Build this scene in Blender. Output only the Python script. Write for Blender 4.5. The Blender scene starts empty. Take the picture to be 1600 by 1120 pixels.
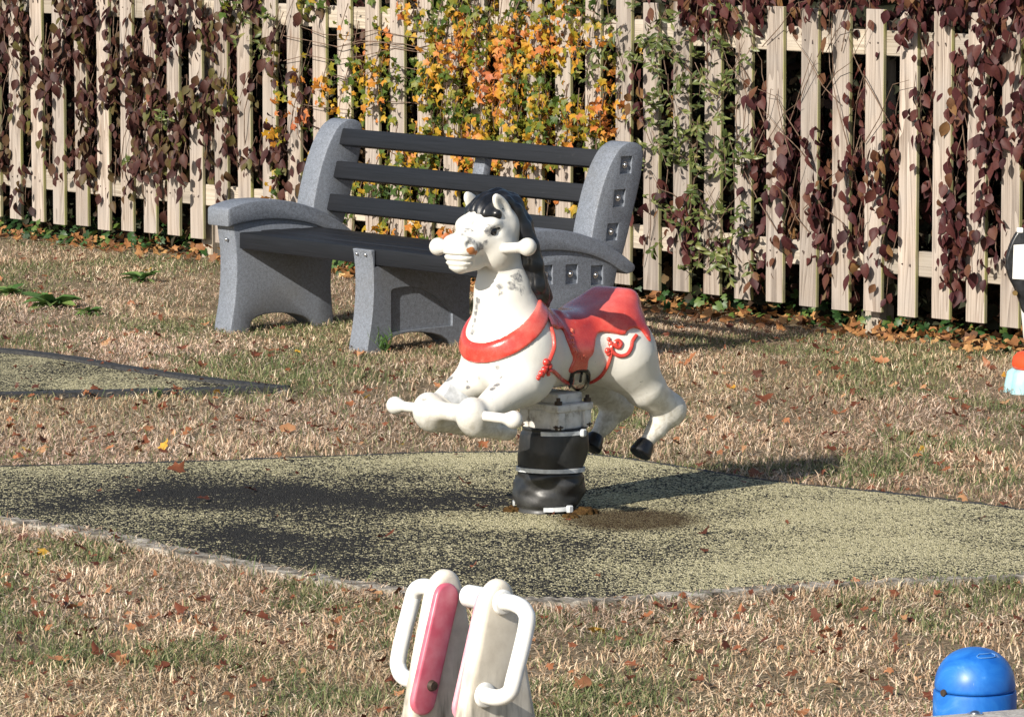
import bpy, bmesh, math, random
import numpy as np
from mathutils import Vector, Matrix, Quaternion
from mathutils.bvhtree import BVHTree

random.seed(7)
RNG = np.random.default_rng(7)
SC = bpy.context.scene
COL = SC.collection
R = math.radians

# ------------------------------------------------------------------ camera
FPX, CAMH = 7420.0, 2.0                      # focal length in photo pixels (1600 wide), eye height in metres
PITCH = math.atan(820 / FPX)
cam = bpy.data.cameras.new('camera')
cam.sensor_fit = 'HORIZONTAL'; cam.sensor_width = 36; cam.lens = FPX / 1600 * 36
cam.clip_start = 0.1; cam.clip_end = 2000
camo = bpy.data.objects.new('camera', cam); COL.objects.link(camo)
camo.location = (0, 0, CAMH); camo.rotation_euler = (R(90) - PITCH, 0, 0)
SC.camera = camo

# ------------------------------------------------------------------ light
SUN_EL = R(29)
LX, LY = 0.615, 0.789                         # horizontal travel direction of the sunlight
world = bpy.data.worlds.new('World'); SC.world = world; world.use_nodes = True
wn = world.node_tree
sky = wn.nodes.new('ShaderNodeTexSky'); sky.sky_type = 'NISHITA'; sky.sun_disc = False
sky.sun_elevation = SUN_EL; sky.sun_rotation = math.atan2(-LX, -LY) % (2 * math.pi)
bgn = wn.nodes['Background']; bgn.inputs['Strength'].default_value = 0.085
wn.links.new(sky.outputs[0], bgn.inputs[0])
sl = bpy.data.lights.new('sun', 'SUN'); sl.energy = 5.0; sl.angle = R(0.5); sl.color = (1, 0.93, 0.82)
slo = bpy.data.objects.new('sun', sl); COL.objects.link(slo)
slo.rotation_euler = Vector((LX * math.cos(SUN_EL), LY * math.cos(SUN_EL), -math.sin(SUN_EL))).to_track_quat('-Z', 'Y').to_euler()
vs = SC.view_settings
vs.view_transform = 'Standard'; vs.look = 'None'; vs.gamma = 1; vs.use_curve_mapping = False
vs.exposure = 0.53
SC.render.engine = 'CYCLES'
SC.cycles.max_bounces = 6; SC.cycles.diffuse_bounces = 3; SC.cycles.transparent_max_bounces = 4

# ------------------------------------------------------------------ measuring helpers (photo pixel -> place on a world plane)
CP, SP = math.cos(PITCH), math.sin(PITCH)
def ray(px, py):
    x = (px - 800) / FPX; y = -(py - 560) / FPX
    return np.array([x, CP + y * SP, -SP + y * CP])
def G(px, py, z=0.0):
    r = ray(px, py); t = (z - CAMH) / r[2]
    return np.array([0, 0, CAMH]) + t * r
def on_plane(px, py, p0, n):
    r = ray(px, py); C0 = np.array([0, 0, CAMH])
    return C0 + r * (np.dot(np.asarray(p0) - C0, n) / np.dot(r, n))
def at_depth(px, py, d):
    r = ray(px, py); return np.array([0, 0, CAMH]) + r * (d / r[1])

# ------------------------------------------------------------------ object helpers
def tag(o, label=None, cat=None, group=None, kind=None):
    if label: o['label'] = label
    if cat: o['category'] = cat
    if group: o['group'] = group
    if kind: o['kind'] = kind
    return o
def empty(name, loc=(0, 0, 0), rz=0.0):
    o = bpy.data.objects.new(name, None); COL.objects.link(o)
    o.location = loc; o.rotation_euler = (0, 0, rz); o.empty_display_size = 0.1
    return o
def link_mesh(name, me, mat=None, parent=None, smooth=False):
    if mat is not None and not me.materials: me.materials.append(mat)
    if smooth: me.polygons.foreach_set('use_smooth', [True] * len(me.polygons))
    o = bpy.data.objects.new(name, me); COL.objects.link(o)
    if parent: o.parent = parent
    return o
def np_mesh(name, V, polys_flat, sizes):
    """mesh from numpy arrays: V (n,3), flat loop indices, polygon sizes"""
    me = bpy.data.meshes.new(name)
    V = np.asarray(V, np.float32); L = np.asarray(polys_flat, np.int32); S = np.asarray(sizes, np.int32)
    me.vertices.add(len(V)); me.vertices.foreach_set('co', V.ravel())
    me.loops.add(len(L)); me.loops.foreach_set('vertex_index', L)
    me.polygons.add(len(S)); st = np.zeros(len(S), np.int32); st[1:] = np.cumsum(S)[:-1]
    me.polygons.foreach_set('loop_start', st); me.polygons.foreach_set('loop_total', S)
    me.update(calc_edges=True); me.validate(verbose=False)
    return me
class MB:
    """collects simple shapes in one bmesh"""
    def __init__(s): s.b = bmesh.new()
    def box(s, c, d, rot=None, bevel=0.0, seg=2):
        m = bmesh.new(); bmesh.ops.create_cube(m, size=1)
        for v in m.verts: v.co = Vector((v.co.x * d[0], v.co.y * d[1], v.co.z * d[2]))
        if bevel: bmesh.ops.bevel(m, geom=m.edges[:], offset=bevel, segments=seg, affect='EDGES', profile=0.5)
        M = Matrix.Translation(Vector(c)) @ (rot.to_4x4() if rot is not None else Matrix())
        m.transform(M); s._add(m); return s
    def cyl(s, p0, p1, r0, r1=None, n=20, caps=True, bevel=0):
        p0, p1 = Vector(p0), Vector(p1); r1 = r0 if r1 is None else r1
        m = bmesh.new(); L = (p1 - p0).length
        bmesh.ops.create_cone(m, cap_ends=caps, segments=n, radius1=r0, radius2=r1, depth=L)
        if bevel:
            ee = [e for e in m.edges if abs(e.verts[0].co.z - e.verts[1].co.z) < 1e-6]
            bmesh.ops.bevel(m, geom=ee, offset=bevel, segments=3, affect='EDGES', profile=0.5)
        q = (p1 - p0).to_track_quat('Z', 'Y')
        m.transform(Matrix.Translation((p0 + p1) / 2) @ q.to_matrix().to_4x4()); s._add(m); return s
    def sphere(s, c, r, u=20, v=12, scale=(1, 1, 1), rot=None):
        m = bmesh.new(); bmesh.ops.create_uvsphere(m, u_segments=u, v_segments=v, radius=r)
        M = Matrix.Translation(Vector(c)) @ (rot.to_4x4() if rot is not None else Matrix()) @ Matrix.Diagonal((*scale, 1))
        m.transform(M); s._add(m); return s
    def tube(s, pts, r, n=10, closed=False, caps=True):
        pts = [Vector(p) for p in pts]; rr = r if hasattr(r, '__len__') else [r] * len(pts)
        N = len(pts); rings = []; up = None
        for i, p in enumerate(pts):
            if closed: t = pts[(i + 1) % N] - pts[i - 1]
            else: t = pts[min(i + 1, N - 1)] - pts[max(i - 1, 0)]
            t.normalize()
            if up is None:
                up = Vector((0, 0, 1)) if abs(t.z) < 0.9 else Vector((1, 0, 0))
            a = t.cross(up)
            if a.length < 1e-6: a = t.orthogonal()
            a.normalize(); bb = a.cross(t).normalized(); up = bb
            rings.append([s.b.verts.new(p + (a * math.cos(2 * math.pi * k / n) + bb * math.sin(2 * math.pi * k / n)) * rr[i]) for k in range(n)])
        M = N if closed else N - 1
        for i in range(M):
            A, B = rings[i], rings[(i + 1) % N]
            for k in range(n): s.b.faces.new((A[k], A[(k + 1) % n], B[(k + 1) % n], B[k]))
        if caps and not closed:
            s.b.faces.new(rings[0][::-1]); s.b.faces.new(rings[-1])
        return s
    def prism(s, poly, axis_o, ax, ay, an, h0, h1, bevel=0.0, seg=2):
        """polygon (list of 2D) extruded: point = o + ax*x + ay*y, from an*h0 to an*h1"""
        o, ax, ay, an = Vector(axis_o), Vector(ax), Vector(ay), Vector(an)
        m = bmesh.new()
        vs_ = [m.verts.new(o + ax * p[0] + ay * p[1] + an * h0) for p in poly]
        f = m.faces.new(vs_)
        r = bmesh.ops.extrude_face_region(m, geom=[f])
        for v in [g for g in r['geom'] if isinstance(g, bmesh.types.BMVert)]: v.co += an * (h1 - h0)
        bmesh.ops.recalc_face_normals(m, faces=m.faces[:])
        if bevel:
            ee = []
            for e in m.edges:
                if len(e.link_faces) == 2 and e.calc_face_angle(0) > R(40): ee.append(e)
            bmesh.ops.bevel(m, geom=ee, offset=bevel, segments=seg, affect='EDGES', profile=0.5, clamp_overlap=True)
        s._add(m); return s
    def _add(s, m):
        me = bpy.data.meshes.new('tmp'); m.to_mesh(me); m.free(); s.b.from_mesh(me); bpy.data.meshes.remove(me)
    def build(s, name, mat, parent=None, smooth=True, angle=35):
        bmesh.ops.recalc_face_normals(s.b, faces=s.b.faces[:])
        me = bpy.data.meshes.new(name); s.b.to_mesh(me); s.b.free()
        o = link_mesh(name, me, mat, parent, smooth)
        if smooth: me.set_sharp_from_angle(angle=R(angle))
        return o
def smooth_path(pts, n=8, closed=False):
    """Catmull-Rom through points"""
    P = [np.asarray(p, float) for p in pts]; out = []; N = len(P)
    rng = range(N if closed else N - 1)
    for i in rng:
        p0 = P[i - 1] if (i > 0 or closed) else P[0]; p1 = P[i]; p2 = P[(i + 1) % N]
        p3 = P[(i + 2) % N] if (i + 2 < N or closed) else P[-1]
        for k in range(n):
            t = k / n
            out.append(0.5 * (2 * p1 + (p2 - p0) * t + (2 * p0 - 5 * p1 + 4 * p2 - p3) * t * t + (3 * p1 - p0 - 3 * p2 + p3) * t ** 3))
    if not closed: out.append(P[-1])
    return out
def boolean_cut(o, cutters):
    """cuts bmesh-built meshes out of o (real recesses)"""
    dg = None
    for c in cutters:
        md = o.modifiers.new('b', 'BOOLEAN'); md.operation = 'DIFFERENCE'; md.solver = 'EXACT'; md.object = c
    dg = bpy.context.evaluated_depsgraph_get(); dg.update()
    me = bpy.data.meshes.new_from_object(o.evaluated_get(dg))
    o.modifiers.clear(); o.data = me
    for c in cutters: bpy.data.objects.remove(c)
    me.polygons.foreach_set('use_smooth', [True] * len(me.polygons)); me.set_sharp_from_angle(angle=R(35))
    return o

# ------------------------------------------------------------------ material helpers
class NT:
    def __init__(s, name):
        s.m = bpy.data.materials.new(name); s.m.use_nodes = True
        s.t = s.m.node_tree; s.p = s.t.nodes['Principled BSDF']; s.out = s.t.nodes['Material Output']
    def n(s, typ, **k):
        nd = s.t.nodes.new(typ)
        for a, b in k.items(): setattr(nd, a, b)
        return nd
    def set(s, sock, v):
        if isinstance(v, bpy.types.NodeSocket): s.t.links.new(v, sock)
        elif hasattr(v, '__len__') and len(v) == 3 and sock.type == 'RGBA': sock.default_value = (*v, 1)
        else: sock.default_value = v
    def math(s, op, a, b=0.0, clamp=False):
        nd = s.n('ShaderNodeMath', operation=op, use_clamp=clamp); s.set(nd.inputs[0], a); s.set(nd.inputs[1], b); return nd.outputs[0]
    def mix(s, f, a, b, mode='MIX'):
        nd = s.n('ShaderNodeMix', data_type='RGBA', blend_type=mode)
        s.set(nd.inputs[0], f); s.set(nd.inputs[6], a); s.set(nd.inputs[7], b); return nd.outputs[2]
    def ramp(s, f, stops, interp='LINEAR'):
        nd = s.n('ShaderNodeValToRGB'); cr = nd.color_ramp; cr.interpolation = interp
        while len(cr.elements) < len(stops): cr.elements.new(0.5)
        for e, (p, c) in zip(cr.elements, stops):
            e.position = p; e.color = (*c, 1) if hasattr(c, '__len__') else (c, c, c, 1)
        s.set(nd.inputs[0], f); return nd.outputs[0]
    def coord(s, kind='Object'):
        if kind == 'Position': return s.n('ShaderNodeNewGeometry').outputs['Position']
        return s.n('ShaderNodeTexCoord').outputs[kind]
    def mapping(s, v, scale=(1, 1, 1), loc=(0, 0, 0), rot=(0, 0, 0)):
        nd = s.n('ShaderNodeMapping'); s.set(nd.inputs[0], v); s.set(nd.inputs['Location'], loc)
        nd.inputs['Rotation'].default_value = rot; nd.inputs['Scale'].default_value = scale; return nd.outputs[0]
    def noise(s, v, scale, detail=3, rough=0.5, dist=0.0, out=0):
        nd = s.n('ShaderNodeTexNoise'); s.set(nd.inputs['Vector'], v); nd.inputs['Scale'].default_value = scale
        nd.inputs['Detail'].default_value = detail; nd.inputs['Roughness'].default_value = rough
        nd.inputs['Distortion'].default_value = dist; return nd.outputs[out]
    def voronoi(s, v, scale, feat='F1', out='Distance', rnd=1.0):
        nd = s.n('ShaderNodeTexVoronoi', feature=feat); s.set(nd.inputs['Vector'], v); nd.inputs['Scale'].default_value = scale
        nd.inputs['Randomness'].default_value = rnd; return nd.outputs[out]
    def objrand(s): return s.n('ShaderNodeObjectInfo').outputs['Random']
    def islrand(s): return s.n('ShaderNodeNewGeometry').outputs['Random Per Island']
    def attr(s, name, out='Fac'):
        nd = s.n('ShaderNodeAttribute'); nd.attribute_name = name; return nd.outputs[out]
    def bump(s, h, strength=0.3, dist=0.01):
        nd = s.n('ShaderNodeBump'); s.set(nd.inputs['Height'], h); nd.inputs['Strength'].default_value = strength
        nd.inputs['Distance'].default_value = dist; s.t.links.new(nd.outputs[0], s.p.inputs['Normal'])
    def base(s, c, rough=0.5, spec=0.5, metal=0.0):
        s.set(s.p.inputs['Base Color'], c); s.set(s.p.inputs['Roughness'], rough)
        s.p.inputs['Specular IOR Level'].default_value = spec; s.p.inputs['Metallic'].default_value = metal
        return s.m
def leaf_mat(name, stops, trans=0.25, rough=0.5, posnoise=0.0, posscale=3.0, spec=0.35):
    k = NT(name)
    f = k.math('FRACT', k.math('ADD', k.objrand(), k.islrand()))
    if posnoise:
        nz = k.noise(k.coord('Position'), posscale, 2)
        nz = k.math('MULTIPLY', k.math('SUBTRACT', nz, 0.5), 2.6)
        f = k.math('ADD', k.math('MULTIPLY', f, 1 - posnoise), k.math('MULTIPLY', k.math('ADD', nz, 0.5), posnoise), True)
    c = k.ramp(f, stops)
    mott = k.noise(k.coord('Position'), 90, 2)
    c = k.mix(0.35, c, k.ramp(mott, [(0.3, (0.55, 0.55, 0.55)), (0.7, (1.25, 1.25, 1.25))]), 'MULTIPLY')
    k.base(c, rough, spec)
    tr = k.n('ShaderNodeBsdfTranslucent'); k.set(tr.inputs[0], c)
    mx = k.n('ShaderNodeMixShader'); mx.inputs[0].default_value = trans
    k.t.links.new(k.p.outputs[0], mx.inputs[1]); k.t.links.new(tr.outputs[0], mx.inputs[2])
    k.t.links.new(mx.outputs[0], k.out.inputs[0])
    return k.m

M = {}
# bare thatch soil under the grass
k = NT('soil'); pos = k.coord('Position')
a_ = k.noise(pos, 60, 4, 0.7); b_ = k.noise(pos, 1.3, 2)
c = k.ramp(a_, [(0.3, (0.07, 0.052, 0.034)), (0.5, (0.20, 0.152, 0.10)), (0.72, (0.38, 0.295, 0.195))])
c = k.mix(k.ramp(b_, [(0.45, 0), (0.7, 0.35)]), c, (0.07, 0.09, 0.03)); k.bump(a_, 0.6, 0.02); M['soil'] = k.base(c, 0.95, 0.1)
# grass blades: colour lives on the blade
k = NT('grass_blade'); c = k.attr('blade', 'Color'); k.base(c, 0.6, 0.25)
tr = k.n('ShaderNodeBsdfTranslucent'); k.set(tr.inputs[0], c); mx = k.n('ShaderNodeMixShader'); mx.inputs[0].default_value = 0.2
k.t.links.new(k.p.outputs[0], mx.inputs[1]); k.t.links.new(tr.outputs[0], mx.inputs[2]); k.t.links.new(mx.outputs[0], k.out.inputs[0]); M['grass'] = k.m
# worn wet pour rubber: buff crumbs left on a black layer
def rubber_mat(name, wear_pts, bias):
    k = NT(name); pos = k.coord('Position')
    vpos = k.mapping(pos, (1, .55, 1)); g = k.voronoi(vpos, 215); gc = k.voronoi(vpos, 215, 'F1', 'Color')
    sep = k.n('ShaderNodeSeparateColor'); k.set(sep.inputs[0], gc)
    big = k.noise(pos, 2.2, 4, 0.6, 0.4); mid = k.noise(pos, 60, 5, 0.72)
    msk = k.math('ADD', k.math('MULTIPLY', k.math('SUBTRACT', big, 0.5), 1.5), k.math('MULTIPLY', k.math('SUBTRACT', mid, 0.5), 2.6))
    msk = k.math('ADD', msk, bias)
    for (x, y, rx, ry, w) in wear_pts:                                  # worn or kept areas with a shape of their own
        (x, y), rx, ry = G(x, y)[:2], rx / 532, ry * 0.0131
        v = k.mapping(pos, (1 / rx, 1 / ry, 0), (-x / rx, -y / ry, 0))
        ln = k.n('ShaderNodeVectorMath', operation='LENGTH'); k.set(ln.inputs[0], v)
        fall = k.math('SUBTRACT', 1.0, ln.outputs['Value'], True)
        fall = k.math('POWER', fall, 0.7)
        msk = k.math('ADD', msk, k.math('MULTIPLY', fall, w))
    th = k.math('ADD', msk, k.math('MULTIPLY', k.math('SUBTRACT', sep.outputs[0], 0.5), 1.0))
    f = k.ramp(th, [(0.455, 0), (0.545, 1)])
    buff = k.ramp(sep.outputs[1], [(0.0, (0.285, 0.258, 0.145)), (0.5, (0.445, 0.403, 0.24)), (1.0, (0.60, 0.545, 0.36))])
    black = k.ramp(sep.outputs[2], [(0.0, (0.012, 0.012, 0.012)), (1.0, (0.042, 0.041, 0.039))])
    c = k.mix(f, black, buff)
    if name == 'rubber_main':
        sx_, sy_ = G(985, 818)[:2]; v = k.mapping(pos, (1 / 0.28, 1 / 0.30, 0), (-sx_ / 0.28, -sy_ / 0.30, 0))
        ln = k.n('ShaderNodeVectorMath', operation='LENGTH'); k.set(ln.inputs[0], v)
        st = k.math('ADD', k.math('SUBTRACT', 1.0, ln.outputs['Value']), k.math('MULTIPLY', k.math('SUBTRACT', mid, 0.5), 0.9))
        c = k.mix(k.ramp(st, [(0.1, 0), (0.45, 0.85)]), c, (0.045, 0.026, 0.012))   # rusty stain beside the spring
    h = k.math('SUBTRACT', k.math('MULTIPLY', f, 0.6), g)
    k.bump(h, 0.7, 0.006)
    return k.base(c, 0.9, 0.08)
M['rubber'] = rubber_mat('rubber_main', [(480, 772, 480, 36, -0.46), (690, 786, 210, 22, -0.5), (300, 830, 480, 75, -0.34), (120, 785, 300, 36, -0.22), (770, 819, 190, 20, 0.5), (740, 724, 300, 18, 0.55), (560, 885, 460, 55, -0.30), (960, 850, 280, 34, -0.2), (1320, 840, 480, 110, 0.42), (90, 743, 220, 12, 0.2), (1010, 722, 220, 20, 0.4)], 0.50)
M['rubber_b'] = rubber_mat('rubber_second', [(330, 605, 120, 10, -0.3)], 0.50)
k = NT('black_rubber_edge'); nz = k.noise(k.coord('Position'), 80, 3); M['edge_black'] = (k.bump(nz, 0.5, 0.004), k.base(k.ramp(nz, [(0.3, (0.018, 0.019, 0.02)), (0.75, (0.06, 0.06, 0.062))]), 0.75, 0.3))[1]
k = NT('old_concrete'); pos = k.coord('Position'); nz = k.noise(pos, 22, 5, 0.65); n2 = k.noise(pos, 150, 2)
c = k.ramp(nz, [(0.34, (0.06, 0.052, 0.042)), (0.48, (0.20, 0.18, 0.15)), (0.66, (0.50, 0.46, 0.40))])
k.bump(k.math('ADD', nz, k.math('MULTIPLY', n2, 0.4)), 0.6, 0.01); M['concrete'] = k.base(c, 0.9, 0.2)
# weathered pales
def wood_mat(name, c0, c1, c2, algae, scale=1.0):
    k = NT(name); ob = k.coord('Object'); rnd = k.objrand()
    off = k.n('ShaderNodeCombineXYZ'); k.set(off.inputs[0], k.math('MULTIPLY', rnd, 37)); k.set(off.inputs[2], k.math('MULTIPLY', rnd, 91))
    ad = k.n('ShaderNodeVectorMath', operation='ADD'); k.set(ad.inputs[0], ob); k.set(ad.inputs[1], off.outputs[0]); v = ad.outputs[0]
    ringv = k.mapping(v, (1, 1, 0.06)); d = k.noise(ringv, 9 * scale, 2, 0.5, 0.6)
    rings = k.math('FRACT', k.math('MULTIPLY', d, 13))
    grain = k.noise(k.mapping(v, (190, 190, 4)), 1.0, 4, 0.65)
    f = k.math('ADD', k.math('MULTIPLY', rings, 0.32), k.math('MULTIPLY', grain, 0.68))
    c = k.ramp(f, [(0.3, c0), (0.48, c1), (0.72, c2)])
    tone = k.math('ADD', 0.70, k.math('MULTIPLY', rnd, 0.42))
    tc = k.n('ShaderNodeCombineColor'); [k.set(tc.inputs[i], tone) for i in range(3)]
    c = k.mix(1.0, c, tc.outputs[0], 'MULTIPLY')
    kn = k.voronoi(k.mapping(v, (11, 11, 3.2)), 1.0); knm = k.ramp(kn, [(0.05, 1), (0.1, 0.5), (0.17, 0)])
    c = k.mix(k.math('MULTIPLY', knm, 0.55), c, (0.16, 0.09, 0.05))
    grey = k.noise(v, 4, 3); c = k.mix(k.ramp(grey, [(0.40, 0), (0.70, 0.55)]), c, (0.30, 0.275, 0.255))
    if algae:                                                            # green film on the sawn edges
        sx = k.n('ShaderNodeSeparateXYZ'); k.set(sx.inputs[0], ob)
        e = k.ramp(k.math('MULTIPLY', sx.outputs[0], 10), [(0.478, 0), (0.495, 1)])
        al = k.math('MULTIPLY', e, k.ramp(k.noise(v, 6, 3), [(0.3, 0.25), (0.65, 0.9)]))
        c = k.mix(al, c, (0.30, 0.30, 0.10))
    k.bump(k.math('ADD', grain, k.math('MULTIPLY', rings, 0.6)), 0.35, 0.003)
    return k.base(c, 0.75, 0.25)
M['pale'] = wood_mat('weathered_pale', (0.18, 0.142, 0.115), (0.345, 0.285, 0.235), (0.45, 0.385, 0.33), True)
M['rail'] = wood_mat('weathered_rail', (0.25, 0.205, 0.155), (0.38, 0.325, 0.255), (0.47, 0.41, 0.335), False)
M['beam'] = wood_mat('grey_beam', (0.22, 0.20, 0.18), (0.36, 0.34, 0.31), (0.50, 0.48, 0.45), False, 2.0)
k = NT('nail'); M['nail'] = k.base((0.12, 0.09, 0.08), 0.5, 0.5, 0.7)
# bench plastics
k = NT('speckled_grey_plastic'); ob = k.coord('Object'); sp = k.noise(ob, 330, 2, 0.8); s2 = k.noise(ob, 90, 3, 0.6)
f = k.math('ADD', k.math('MULTIPLY', sp, 0.7), k.math('MULTIPLY', s2, 0.3))
c = k.ramp(f, [(0.36, (0.085, 0.094, 0.107)), (0.48, (0.150, 0.166, 0.195)), (0.64, (0.235, 0.26, 0.31))])
dt = k.noise(ob, 5, 4); c = k.mix(k.ramp(dt, [(0.5, 0), (0.8, 0.3)]), c, (0.13, 0.115, 0.085))
k.bump(sp, 0.25, 0.004); M['grey_plastic'] = k.base(c, 0.5, 0.4)
k = NT('charcoal_slat'); ob = k.coord('Object'); gr = k.noise(k.mapping(ob, (4, 200, 200)), 1, 3, 0.6); sc_ = k.noise(k.mapping(ob, (14, 60, 60)), 1, 4, 0.7)
c = k.ramp(gr, [(0.3, (0.006, 0.007, 0.009)), (0.7, (0.013, 0.0145, 0.019))]); c = k.mix(k.ramp(sc_, [(0.64, 0), (0.78, 0.25)]), c, (0.07, 0.07, 0.075))
k.bump(gr, 0.3, 0.002); M['slat'] = k.base(c, 0.55, 0.3)
k = NT('steel'); M['steel'] = k.base((0.6, 0.6, 0.6), 0.28, 0.5, 1.0)
# horse
k = NT('worn_white_paint'); ob = k.coord('Object'); w = k.attr('wear'); ru = k.attr('rust'); gm = k.attr('grime')
n1 = k.noise(ob, 42, 5, 0.62, 0.6); n2 = k.noise(ob, 300, 3, 0.6)
white = k.mix(k.ramp(k.noise(ob, 7, 3), [(0.35, 0), (0.75, 1)]), (0.68, 0.665, 0.62), (0.60, 0.58, 0.52))
wm = k.math('ADD', w, k.math('MULTIPLY', k.math('SUBTRACT', n1, 0.5), 1.5)); wm = k.ramp(wm, [(0.50, 0), (0.72, 0.92)])
wm = k.math('MULTIPLY', wm, k.ramp(k.voronoi(ob, 46, 'DISTANCE_TO_EDGE'), [(0.004, 0.55), (0.03, 1)]))
c = k.mix(k.math('MULTIPLY', wm, k.ramp(k.noise(ob, 90, 3), [(0.35, 0.55), (0.6, 1)])), white, (0.10, 0.104, 0.115))
rm = k.ramp(k.math('ADD', ru, k.math('MULTIPLY', k.math('SUBTRACT', n1, 0.5), 0.8)), [(0.5, 0), (0.58, 1)])
c = k.mix(rm, c, (0.42, 0.16, 0.05))
gmm = k.math('MULTIPLY', gm, k.ramp(n1, [(0.42, 0), (0.62, 1)])); c = k.mix(gmm, c, (0.22, 0.18, 0.10))
chips = k.ramp(k.voronoi(ob, 38), [(0.045, 1), (0.07, 0)]); chm = k.math('MULTIPLY', chips, k.ramp(k.noise(ob, 9, 2), [(0.52, 0), (0.6, 0.8)]))
c = k.mix(chm, c, (0.10, 0.09, 0.08)); k.bump(k.noise(ob, 28, 3), 0.12, 0.01)
M['white'] = k.base(c, k.ramp(n1, [(0.3, 0.28), (0.7, 0.5)]), 0.45)
k = NT('worn_red_paint'); ob = k.coord('Object'); n1 = k.noise(ob, 11, 4, 0.6); n2 = k.noise(ob, 60, 4, 0.75)
c = k.ramp(n1, [(0.3, (0.42, 0.026, 0.020)), (0.52, (0.56, 0.055, 0.038)), (0.72, (0.60, 0.12, 0.085))])
sx = k.n('ShaderNodeSeparateXYZ'); k.set(sx.inputs[0], ob)
up = k.n('ShaderNodeSeparateXYZ'); k.set(up.inputs[0], ob)
fade = k.ramp(up.outputs[2], [(0.56, 0), (0.63, 0.35)]); c = k.mix(k.math('MULTIPLY', fade, k.ramp(n1, [(0.35, 0.3), (0.65, 1)])), c, (0.60, 0.20, 0.20))
c = k.mix(k.ramp(n2, [(0.64, 0), (0.74, 0.6)]), c, (0.70, 0.42, 0.38)); k.bump(n2, 0.1, 0.004)
M['red'] = k.base(c, k.ramp(n2, [(0.3, 0.16), (0.7, 0.38)]), 0.6); k.p.inputs['Coat Weight'].default_value = 0.35; k.p.inputs['Coat Roughness'].default_value = 0.15
k = NT('pale_red_lettering'); M['letter'] = k.base((0.72, 0.20, 0.13), 0.4, 0.5)
k = NT('black_gloss_paint'); ob = k.coord('Object'); n1 = k.noise(ob, 30, 4)
M['black'] = (k.bump(k.noise(k.mapping(ob, (60, 60, 9)), 1, 3), 0.25, 0.006), k.base(k.ramp(n1, [(0.4, (0.006, 0.0065, 0.008)), (0.85, (0.022, 0.023, 0.028))]), k.ramp(n1, [(0.3, 0.25), (0.7, 0.45)]), 0.55))[1]
k = NT('rubber_gaiter'); ob = k.coord('Object'); n1 = k.noise(ob, 18, 4, 0.6)
M['gaiter'] = (k.bump(k.noise(ob, 120, 3), 0.12, 0.003), k.base(k.ramp(n1, [(0.35, (0.012, 0.0125, 0.014)), (0.75, (0.04, 0.04, 0.039))]), k.ramp(n1, [(0.3, 0.38), (0.7, 0.58)]), 0.5))[1]
k = NT('white_tie'); M['tie'] = k.base(k.ramp(k.noise(k.coord('Object'), 40, 3), [(0.35, (0.42, 0.44, 0.45)), (0.65, (0.68, 0.70, 0.72))]), 0.5, 0.4)
k = NT('cast_bracket'); ob = k.coord('Object'); n1 = k.noise(ob, 25, 5, 0.7); c = k.ramp(n1, [(0.32, (0.30, 0.27, 0.23)), (0.46, (0.58, 0.56, 0.52)), (0.7, (0.74, 0.72, 0.69))]); k.bump(n1, 0.3, 0.004); M['bracket'] = k.base(c, 0.55, 0.4)
k = NT('rusty_steel'); n1 = k.noise(k.coord('Object'), 60, 4); M['rusty'] = k.base(k.ramp(n1, [(0.3, (0.03, 0.025, 0.022)), (0.7, (0.10, 0.07, 0.05))]), 0.6, 0.4, 0.4)
k = NT('moss'); n1 = k.noise(k.coord('Object'), 120, 4, 0.7); M['moss'] = (k.bump(n1, 1, 0.01), k.base(k.ramp(n1, [(0.3, (0.03, 0.017, 0.008)), (0.55, (0.09, 0.05, 0.018)), (0.75, (0.13, 0.095, 0.03))]), 0.95, 0.1))[1]
# rocker in front
k = NT('cream_plastic'); ob = k.coord('Object'); n1 = k.noise(ob, 9, 5, 0.65); n2 = k.noise(k.mapping(ob, (30, 30, 6)), 1, 4, 0.6)
c = k.ramp(n1, [(0.3, (0.50, 0.445, 0.365)), (0.5, (0.68, 0.625, 0.53)), (0.72, (0.78, 0.73, 0.64))])
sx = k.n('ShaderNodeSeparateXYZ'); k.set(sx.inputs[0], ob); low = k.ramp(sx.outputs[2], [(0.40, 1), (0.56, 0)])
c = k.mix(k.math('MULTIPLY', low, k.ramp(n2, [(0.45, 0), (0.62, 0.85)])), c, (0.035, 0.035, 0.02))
M['cream'] = k.base(c, 0.5, 0.35)
k = NT('pink_plastic'); n1 = k.noise(k.coord('Object'), 40, 4); M['pink'] = k.base(k.ramp(n1, [(0.35, (0.50, 0.095, 0.145)), (0.7, (0.56, 0.18, 0.23))]), 0.35, 0.45)
k = NT('faded_pink_plastic'); n1 = k.noise(k.coord('Object'), 40, 4); M['pink_faded'] = k.base(k.ramp(n1, [(0.35, (0.66, 0.27, 0.34)), (0.7, (0.70, 0.42, 0.45))]), 0.35, 0.45)
k = NT('white_tube'); n1 = k.noise(k.coord('Object'), 30, 4); M['tube'] = k.base(k.ramp(n1, [(0.3, (0.72, 0.71, 0.68)), (0.6, (0.82, 0.82, 0.80))]), 0.3, 0.5)
k = NT('blue_plastic'); ob = k.coord('Object'); n1 = k.noise(ob, 14, 5, 0.65, 0.8); n3 = k.noise(ob, 9, 4, 0.7)
c = k.ramp(n1, [(0.35, (0.008, 0.10, 0.42)), (0.6, (0.02, 0.16, 0.52)), (0.78, (0.12, 0.28, 0.60))])
sc_ = k.math('MULTIPLY', k.attr('scuff_glint'), 1.0); c = k.mix(k.ramp(k.math('ADD', sc_, k.math('MULTIPLY', k.math('SUBTRACT', n3, 0.5), 0.9)), [(0.5, 0), (0.62, 0.85)]), c, (0.52, 0.55, 0.54))
M['blue'] = k.base(c, k.ramp(n1, [(0.3, 0.3), (0.7, 0.5)]), 0.45)
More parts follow.
